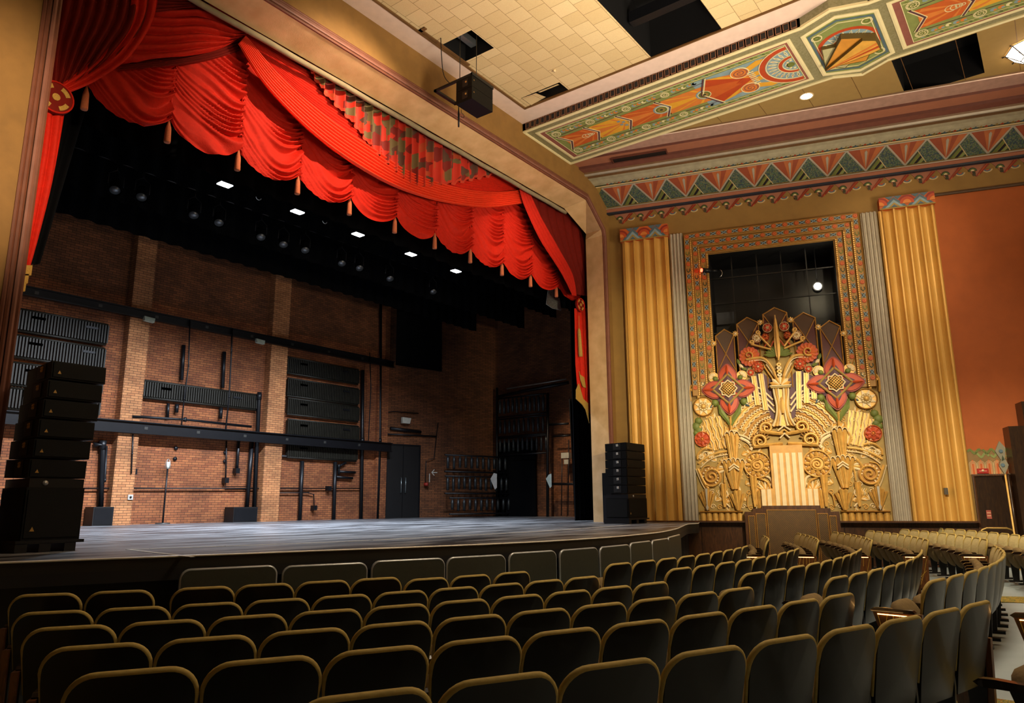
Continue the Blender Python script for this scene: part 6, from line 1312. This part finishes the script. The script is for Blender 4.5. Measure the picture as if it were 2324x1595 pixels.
c = ap(983, 1072, .01); stroke(mb, AF, [(c[0] + .2, c[1]), (c[0] - .05, c[1])], .03, 0, .01, TAPE); stroke(mb, AF, [(c[0] + .06, c[1] + .12), (c[0] - .06, c[1]), (c[0] + .06, c[1] - .12)], .03, 0, .01, TAPE)
tag(mb.build('arrow_mark'), 'white taped arrow pointing left on the brick by the door', 'marking')
def apipe(pts, lab, r=.03, c=.08, m=None, cat='pipe', F=AF):
    mb = MB(); mb.tube([F.pt(*F.px(x, y, c), c) for x, y in pts], r, m or BLK2, 6); tag(mb.build('wall_pipe'), lab, cat, 'pipes around the stage corner')
apipe([(872, 960), (880, 936), (892, 933), (950, 938)], 'curved conduit above the double door', .02); apipe([(886, 972), (955, 980)], 'black pipe pair above the double door, upper', .07); apipe([(880, 985), (990, 990)], 'black pipe pair above the double door, lower', .03)
apipe([(965, 1100), (967, 1046), (985, 1040), (994, 960)], 'thin red-ended conduit right of the double door', .018)
mb = MB(); c = ap(966, 1099, .1); mb.cyl(AF.pt(c[0] - .05, c[1], .08), AF.pt(c[0] + .05, c[1], .2), .07, mat('red_valve', '#9c2a1c', .5), 10); tag(mb.build('red_valve'), 'small red valve on the conduit right of the door', 'valve')
mb = MB(); c = ap(922, 954, .15); poly(mb, AF, [(c[0] - .2, c[1] - .12), (c[0] + .15, c[1] - .12), (c[0] + .2, c[1] + .1), (c[0] - .2, c[1] + .12)], .08, .2, mat('white_fixture', '#c9c7ba', .4)); tag(mb.build('exit_light'), 'white emergency light fixture above the double door', 'wall light')
# side wall: counterweight arbor racks
SD = Frame((25.5, 19.9, CZ), (0, -1, 0), (0, 0, 1), (-1, 0, 0)); sp = lambda x, y, c=0: SD.px(x, y, c)
def rack(x0, y0, x1, y1, lab, F, c=.5, n=None, wpx=9, bright=1):
    t = thing('weight_rack', lab, 'rack', tuple(F.pt(*F.px((x0 + x1) / 2, y1, c), c)), 'counterweight racks by the side wall')
    a, zt = F.px(x0, y0, c); b, _ = F.px(x1, y0, c); _, zb = F.px((x0 + x1) / 2, y1, c); n = n or 8; mb = MB(); zmid = zt
    for z in (zt, zb): mb.tube([F.pt(a, z, c), F.pt(b, z, c)], .035, BLK2, 6)
    mb.build('rail', t); mb = MB(); rn = random.Random(x0)
    for k in range(n):
        s_ = a + (b - a) * (k + .5) / n; h = (zt - zb) * (.72 + .15 * rn.random())
        mb.tube([F.pt(s_, zt, c), F.pt(s_, zt - h * .15, c), F.pt(s_, zt - h * .2, c), F.pt(s_, zt - h, c)], [.02, .03, .06, .055], mat('weight_steel', '#3c4144', .35, .5, var=.5, scale=8), 8)
    mb.build('counterweights', t)
for i, (x0, y0, x1, y1, n) in enumerate(((1130, 905, 1238, 942, 11), (1130, 952, 1238, 988, 10), (1130, 995, 1245, 1030, 11), (1010, 1032, 1200, 1072, 15), (1010, 1080, 1210, 1120, 17), (1020, 1130, 1230, 1165, 17))):
    rack(x0, y0, x1, y1, 'dark rack of hanging counterweights, %s from the top' % ORDN[i], AF if x0 < 1100 else SD, .8 if x0 < 1100 else .6, n)
mb = MB()
for (x, y0, y1) in ((1243, 892, 1172), (1128, 880, 1172)): mb.tube([SD.pt(*sp(x, y0, .6), .6), SD.pt(sp(x, y1, .6)[0], ST - CZ, .6)], .06, BLK2, 6)
tag(mb.build('rack_post'), 'two heavy black posts carrying the counterweight racks', 'post')
FRM = MB(); q = AF.pt
FRM.box((25.3, sp(1215, 1100, .2)[0] * -1 + 19.9, ST), (25.38, 19.8, SD.pt(*sp(1215, 1000, .2), .2).z), CLOTHK); tag(FRM.build('dark_sheet'), 'tall dark sheet behind the lower counterweight racks', 'screen')  # flat dark sheet covering the dark area behind the racks
for i, (x, y, s_, lab) in enumerate(((1121, 1092, 1, 'white paper notice pinned on the counterweight rack'), (1246, 1092, .8, 'pale blue paper pinned on the rack post'))):
    F = SD; a, b = F.px(x, y, .9 if i == 0 else .75); k = .26 * s_; c = 1.5 if i == 0 else .75
    a, b = F.px(x, y, c); mb = MB(); poly(mb, F, [(a - k * .7, b + .1), (a, b + k * 1.3), (a + k * .6, b + .3), (a + k * .6, b - k), (a + k * .2, b - k * 1.3)], c, c + .005, mat('white_paper', '#c9c9c6', .7) if i == 0 else mat('blue_white_paper', '#9fbcc8', .7)); tag(mb.build('paper_notice'), lab, 'paper')
for i, (pts, r, lab) in enumerate((([(1130, 900), (1200, 885), (1290, 868)], .07, 'long dark pipe sloping across the upper side wall'), ([(1150, 882), (1225, 870), (1285, 860)], .03, 'thin bright cable tray on the upper side wall'), ([(1245, 963), (1290, 961)], .05, 'short pipe stub right of the racks'),
        ([(1250, 1098), (1335, 1098)], .05, 'horizontal pipe with white valve at the right stage edge'), ([(1276, 1030), (1274, 1170)], .02, 'thin vertical rope at the right stage edge'), ([(1291, 998), (1289, 1170)], .02, 'second thin vertical rope at the right stage edge'), ([(1255, 990), (1292, 988)], .03, 'upper cross pipe of the valve frame'))):
    apipe(pts, lab, r, .5, mat('bright_conduit', '#a7a49a', .3, .6) if i == 1 else None, F=SD)
mb = MB(); c = SD.pt(*sp(1285, 1033, .45), .45); mb.box(c - Vector((.1, .18, .12)), c + Vector((.1, .18, .1)), mat('beige_box', '#b5b09c', .5)); tag(mb.build('control_box'), 'beige control box on the brick at the right stage edge', 'box')
mb = MB(); c = SD.pt(*sp(1287, 1048, .45), .45); mb.box(c - Vector((.08, .1, .09)), c + Vector((.08, .1, .09)), MC['beige_box']); tag(mb.build('control_box'), 'smaller beige box directly under the control box', 'box')
mb = MB(); c = SD.pt(*sp(1331, 1098, .5), .5); mb.tube([c, c - Vector((0, .12, 0))], .06, CREAMP, 10); tag(mb.build('valve_cap'), 'round white valve cap beside the black leg drape', 'valve')
lamp('side_stage_light', 'SPOT', (21, 15.5, CZ + 6.2), (25.5, 14.5, CZ + .5), 500, (1, .75, .5), .2, 60, .8)
# ================================================================== PIT RAIL PANELS
PADK = mat('black_vinyl_pad', '#30332b', .4, var=.1, scale=20, bump=.1); PIPEC = mat('chrome_edge', '#a6abae', .3, .4)
PC, PR = (10.67, 20.46), 14.5
px_p = [(415, 628), (645, 832), (846, 1007), (1015, 1145), (1155, 1260), (1270, 1355), (1361, 1428), (1430, 1478), (1480, 1517), (1517, 1545)]
def th_on(x, R, C):
    r = ray(x, 1250); d = Vector((r.x, r.y)).normalized(); oc = Vector((-C[0], -C[1])); b = oc.dot(d); D = b * b - oc.dot(oc) + R * R
    t = -b - math.sqrt(max(0, D)); P = d * (t if t > .5 else -b + math.sqrt(max(0, D))); return math.atan2(P.y - C[1], P.x - C[0])
OFF = []
for i, (x, y) in enumerate(E2):
    x2, y2 = E2[min(len(E2) - 1, i + 1)]; x1, y1 = E2[max(0, i - 1)]; d = Vector((x2 - x1, y2 - y1)).normalized(); OFF.append((x + d.y * .12, y - d.x * .12))
def on_off(px_):
    r = ray(px_, 1260); best = None
    for i in range(len(OFF) - 1):
        (x1, y1), (x2, y2) = OFF[i], OFF[i + 1]; f1 = x1 * r.y - y1 * r.x; f2 = x2 * r.y - y2 * r.x
        if f1 * f2 <= 0 and f1 != f2: t = f1 / (f1 - f2); return Vector((x1 + (x2 - x1) * t, y1 + (y2 - y1) * t, 0))
    return None
ys_p = [1290, 1283, 1272, 1264, 1254, 1247, 1240, 1231, 1225, 1217]
for i, (xa_, xb_) in enumerate(px_p):
    A_, B_ = on_off(xa_), on_off(xb_)
    if A_ is None or B_ is None: continue
    c = (A_ + B_) / 2; d = (B_ - A_); hwp = d.length / 2; d.normalize(); zr = onY((xa_ + xb_) / 2, ys_p[i], c.y).z
    F = Frame(c, d, (0, 0, 1), (d.y, -d.x, 0))
    t = thing('pit_rail_panel', 'black padded pit rail panel with chrome edge, %s from the left' % ORDN[i], 'rail panel', (c.x, c.y, 0), 'pit rail panels')
    r = .085; ol_ = [(-hwp, .02), (-hwp, zr - r)] + [(-hwp + r - r * cos(pi / 2 * k / 6), zr - r + r * sin(pi / 2 * k / 6)) for k in range(7)]; ol_ += [(-a, b) for a, b in reversed(ol_)]
    mb = MB(); poly(mb, F, ol_, -.03, .02, PADK); mb.build('pad', t)
    mb = MB(); mb.tube([F.pt(a, b, .0) for a, b in ol_], .019, PIPEC, 7); mb.build('chrome_frame', t)
# ================================================================== SPEAKER STACKS
SPK = mat('speaker_black', '#060709', .55, spec=.2, bump=.1, bscale=200); GRL = mat('speaker_grille', '#08090a', .65, spec=.2, bump=.3, bscale=300); HORN = mat('horn_badge', '#b9904a', .4, .3); HG = mat('horn_grey', '#b8babc', .3, .5)
def stack(x0, x1, y0, y1, zsub, zarr, n, tilt, nm, side, badge, hm):
    # one subwoofer below, n line-array boxes above; each box is its own thing
    t = thing('pallet_dolly', 'black wheeled dolly under the %s speaker stack' % nm, 'dolly', ((x0 + x1) / 2, (y0 + y1) / 2, ST)); mb = MB(); zd = ST + .13
    mb.box((x0 - .06, y0 - .04, zd - .035), (x1 + .04, y1 + .04, zd), BLK2)
    for u in (0, .38, .8): xx = x0 - .06 + (x1 - x0 + .02) * u; mb.box((xx, y0 - .04, ST), (xx + .12, y1 + .04, zd - .03), BLK2)
    mb.build('deck', t)
    t = thing('subwoofer', 'large black subwoofer cabinet at the base of the %s stack' % nm, 'speaker', ((x0 + x1) / 2, (y0 + y1) / 2, zd)); mb = MB(); mb.box((x0, y0, zd), (x1, y1, zsub), SPK); mb.build('cabinet', t)
    mb = MB(); mb.box((x0 + .02, y0 - .012, zd + .03), (x1 - .02, y0, zsub - .03), GRL); mb.build('grille', t)
    mb = MB(); mb.prism([(x0 + .07, y0 - .016, zd + .1), (x0 + .12, y0 - .016, zd + .1), (x0 + .095, y0 - .016, zd + .15)], (0, .004, 0), HORN); mb.build('badge', t)
    mb = MB(); mb.box((x0 - .012, y0 + .03, zd + .03), (x0, y1 - .03, zsub - .03), GRL); mb.build('side_grille', t)
    t = thing('array_base', 'low black steel frame between subwoofer and array of the %s stack' % nm, 'frame', ((x0 + x1) / 2, (y0 + y1) / 2, zsub)); mb = MB(); mb.box((x0 + .02, y0 + .01, zsub), (x1 - .01, y1, zsub + .10), BLK2); mb.cyl((x0 + .3 * (x1 - x0), y0 - .0, zsub + .05), (x0 + .3 * (x1 - x0), y0 + .04, zsub + .05), .03, HG, 8); mb.build('frame_body', t)
    h = (zarr - zsub - .13) / n; z = zsub + .115
    for k in range(n):
        dz = tilt * (n / 2 - abs(k - n * .8)) * 0; sx = tilt * (k * .022); t = thing('line_array_speaker', 'black line array box in the %s stack, %s from the bottom' % (nm, ORDN[k]), 'speaker', ((x0 + x1) / 2 + sx, (y0 + y1) / 2, z + .003), 'line array boxes of the %s stack' % nm)
        a = R_(tilt * (1.2 - 1.0 * k)); M_ = Matrix.Translation((x0 + sx, y1, z)) @ Matrix.Rotation(a, 4, 'X') @ Matrix.Translation((-x0, -y1, -z)); dzb = .0
        mb = MB(); mb.box((x0, y0 + .02, z + .004), (x1, y1, z + h - .006), SPK, M_); mb.build('cabinet', t)
        mb = MB(); mb.box((x0 + .015, y0 + .006, z + .02), (x1 - .015, y0 + .02, z + h - .02), GRL, M_); mb.build('front_grille', t)
        mb = MB(); mb.prism([M_ @ Vector(v) for v in ((x0 + .06, y0 + .002, z + .06), (x0 + .10, y0 + .002, z + .06), (x0 + .08, y0 + .002, z + .10))], (0, .004, 0), badge); mb.build('badge', t)
        mb = MB(); F = Frame(M_ @ Vector((x0 - .002, y0 + .28, z + h * .55)), (0, 1, 0), (0, 0, 1), (-1, 0, 0)); poly(mb, F, [(-.1, -h * .4), (.12, -h * .4), (.12, h * .38), (-.1, h * .38)], 0, .006, BLACK)
        for j in range(4): dome(mb, F, .0 + .022 * cos(j * pi / 2 + .7), h * .14 + .022 * sin(j * pi / 2 + .7), .019, .006, .012, hm, 8, 2)
        mb.build('horn', t); z += h
XL0, XL1 = onY(52, 1180, 9.3).x, onY(184, 1180, 9.3).x
stack(XL0, XL1, 9.3, 10.0, onY(188, 1107, 9.3).z, onY(110, 816, 9.3).z - .02, 6, 1, 'left', 'front', HORN, HORN)
XR0 = onY(1425, 1120, 8.95).x; XR1 = onY(1467, 1120, 8.95).x
r = ray(1376, 1150); yb_ = XR0 * r.y / r.x
stack(XR0, XR1, 8.95, min(yb_, 9.95), onY(1425, 1130, 8.95).z, onY(1425, 1003, 8.95).z, 6, .35, 'right', 'front', BLACK, HG)
t = thing('monitor_speaker', 'small black speaker behind the right stack', 'speaker', (XR0 - .3, 10.0, ST)); 
a = onY(1375, 1073, 9.9); mb = MB(); b = onY(1397, 1073, 9.9); mb.box((a.x, 9.75, onY(1385, 1124, 9.9).z), (b.x, 10.02, a.z), SPK); mb.box((a.x, 9.75, ST), (a.x + .05, 10.02, onY(1385, 1124, 9.9).z), BLK2); mb.box((b.x - .05, 9.75, ST), (b.x, 10.02, onY(1385, 1124, 9.9).z), BLK2); mb.build('cabinet', t)
# ================================================================== HANGING SPEAKER
HX, HY = 10.75, 8.75
HS = thing('hanging_speaker', 'black loudspeaker pair hung from the tile ceiling in front of the arch', 'speaker', tuple(onZ(1075, 200, CZ + 8.0)))
Yh = 8.6
A_ = onY(1074, 166, Yh); Bt = onY(1120, 203, Yh); Cb = onY(1068, 222, Yh); Db = onY(1116, 252, Yh); ztop = (A_.z + Bt.z) / 2; zbot = (Cb.z + Db.z) / 2
x0 = (A_.x + Cb.x) / 2; x1 = (Bt.x + Db.x) / 2; dp = .42
for k, (za, zb2) in enumerate(((zbot, (zbot + ztop) / 2 - .004), ((zbot + ztop) / 2 + .004, ztop - .03))):
    mb = MB(); mb.box((x0, Yh, za), (x1, Yh + dp, zb2), SPK); mb.build('cabinet', HS)
    mb = MB(); F = Frame((x0 - .001, Yh + dp * .38, (za + zb2) / 2), (0, 1, 0), (0, 0, 1), (-1, 0, 0)); poly(mb, F, [(-.05, -.08), (.09, -.08), (.09, .08), (-.05, .08)], 0, .004, BLACK)
    for j in range(4): dome(mb, F, .013 * cos(j * 1.57 + .7), .02 + .013 * sin(j * 1.57 + .7), .012, .004, .01, HORN, 8, 2)
    mb.build('horn', HS)
    mb = MB(); mb.prism([(x0 + .05, Yh - .003, (za + zb2) / 2 + .02), (x0 + .08, Yh - .003, (za + zb2) / 2 + .02), (x0 + .065, Yh - .003, (za + zb2) / 2 + .05)], (0, .003, 0), HORN); mb.build('badge', HS)
mb = MB(); mb.box((x0 - .0, Yh - .01, ztop - .03), (x1 + .02, Yh + .03, ztop + .03), BLK2); mb.box((x0, Yh, ztop - .03), (x0 + .04, Yh + 1.05, ztop + .02), BLK2); mb.box((x1 - .04, Yh, ztop - .03), (x1, Yh + 1.05, ztop + .02), BLK2); mb.box((x0, Yh + .98, ztop - .03), (x1, Yh + 1.05, ztop + .02), BLK2); mb.build('rigging_frame', HS)
mb = MB(); cx_ = (x0 + x1) / 2
for (px_, py_) in ((x0 + .2, Yh + .5), (x0 + .32, Yh + .15)): mb.tube([(px_, py_, ztop), (px_, py_ + .0, ZC + .6)], .008, mat('steel_wire', '#3c3a34', .4, .6), 5)
mb.build('suspension_wires', HS)
mb = MB(); mb.tube([crv([(x0 + .05, Yh + .6, ztop), (x0 - .05, Yh + .75, ztop + .3), (x0 - .1, Yh + .8, ZC + .3)], k / 10) for k in range(11)], .01, BLK2, 5); mb.tube([(x0 + .2, Yh + .45, zbot)] + [(x0 + .2 + .09 * sin(t), Yh + .45, zbot - .07 - .08 * (1 - cos(t)) * .6) for t in [.3 * k for k in range(12)]], .006, BLK2, 5); mb.build('cable', HS)
p0 = onY(1041, 232, 9.2); p1 = onY(1041, 288, 9.2); mb = MB(); mb.tube([p0 + Vector((0, 0, .3)), p0, p0.lerp(p1, .3), p0.lerp(p1, .5), p1], [.004, .006, .012, .022, .018], BLK2, 8); tag(mb.build('hanging_microphone'), 'slim black microphone hanging below the hung loudspeaker', 'microphone')
# floor vent things: row end cap at left edge of the picture
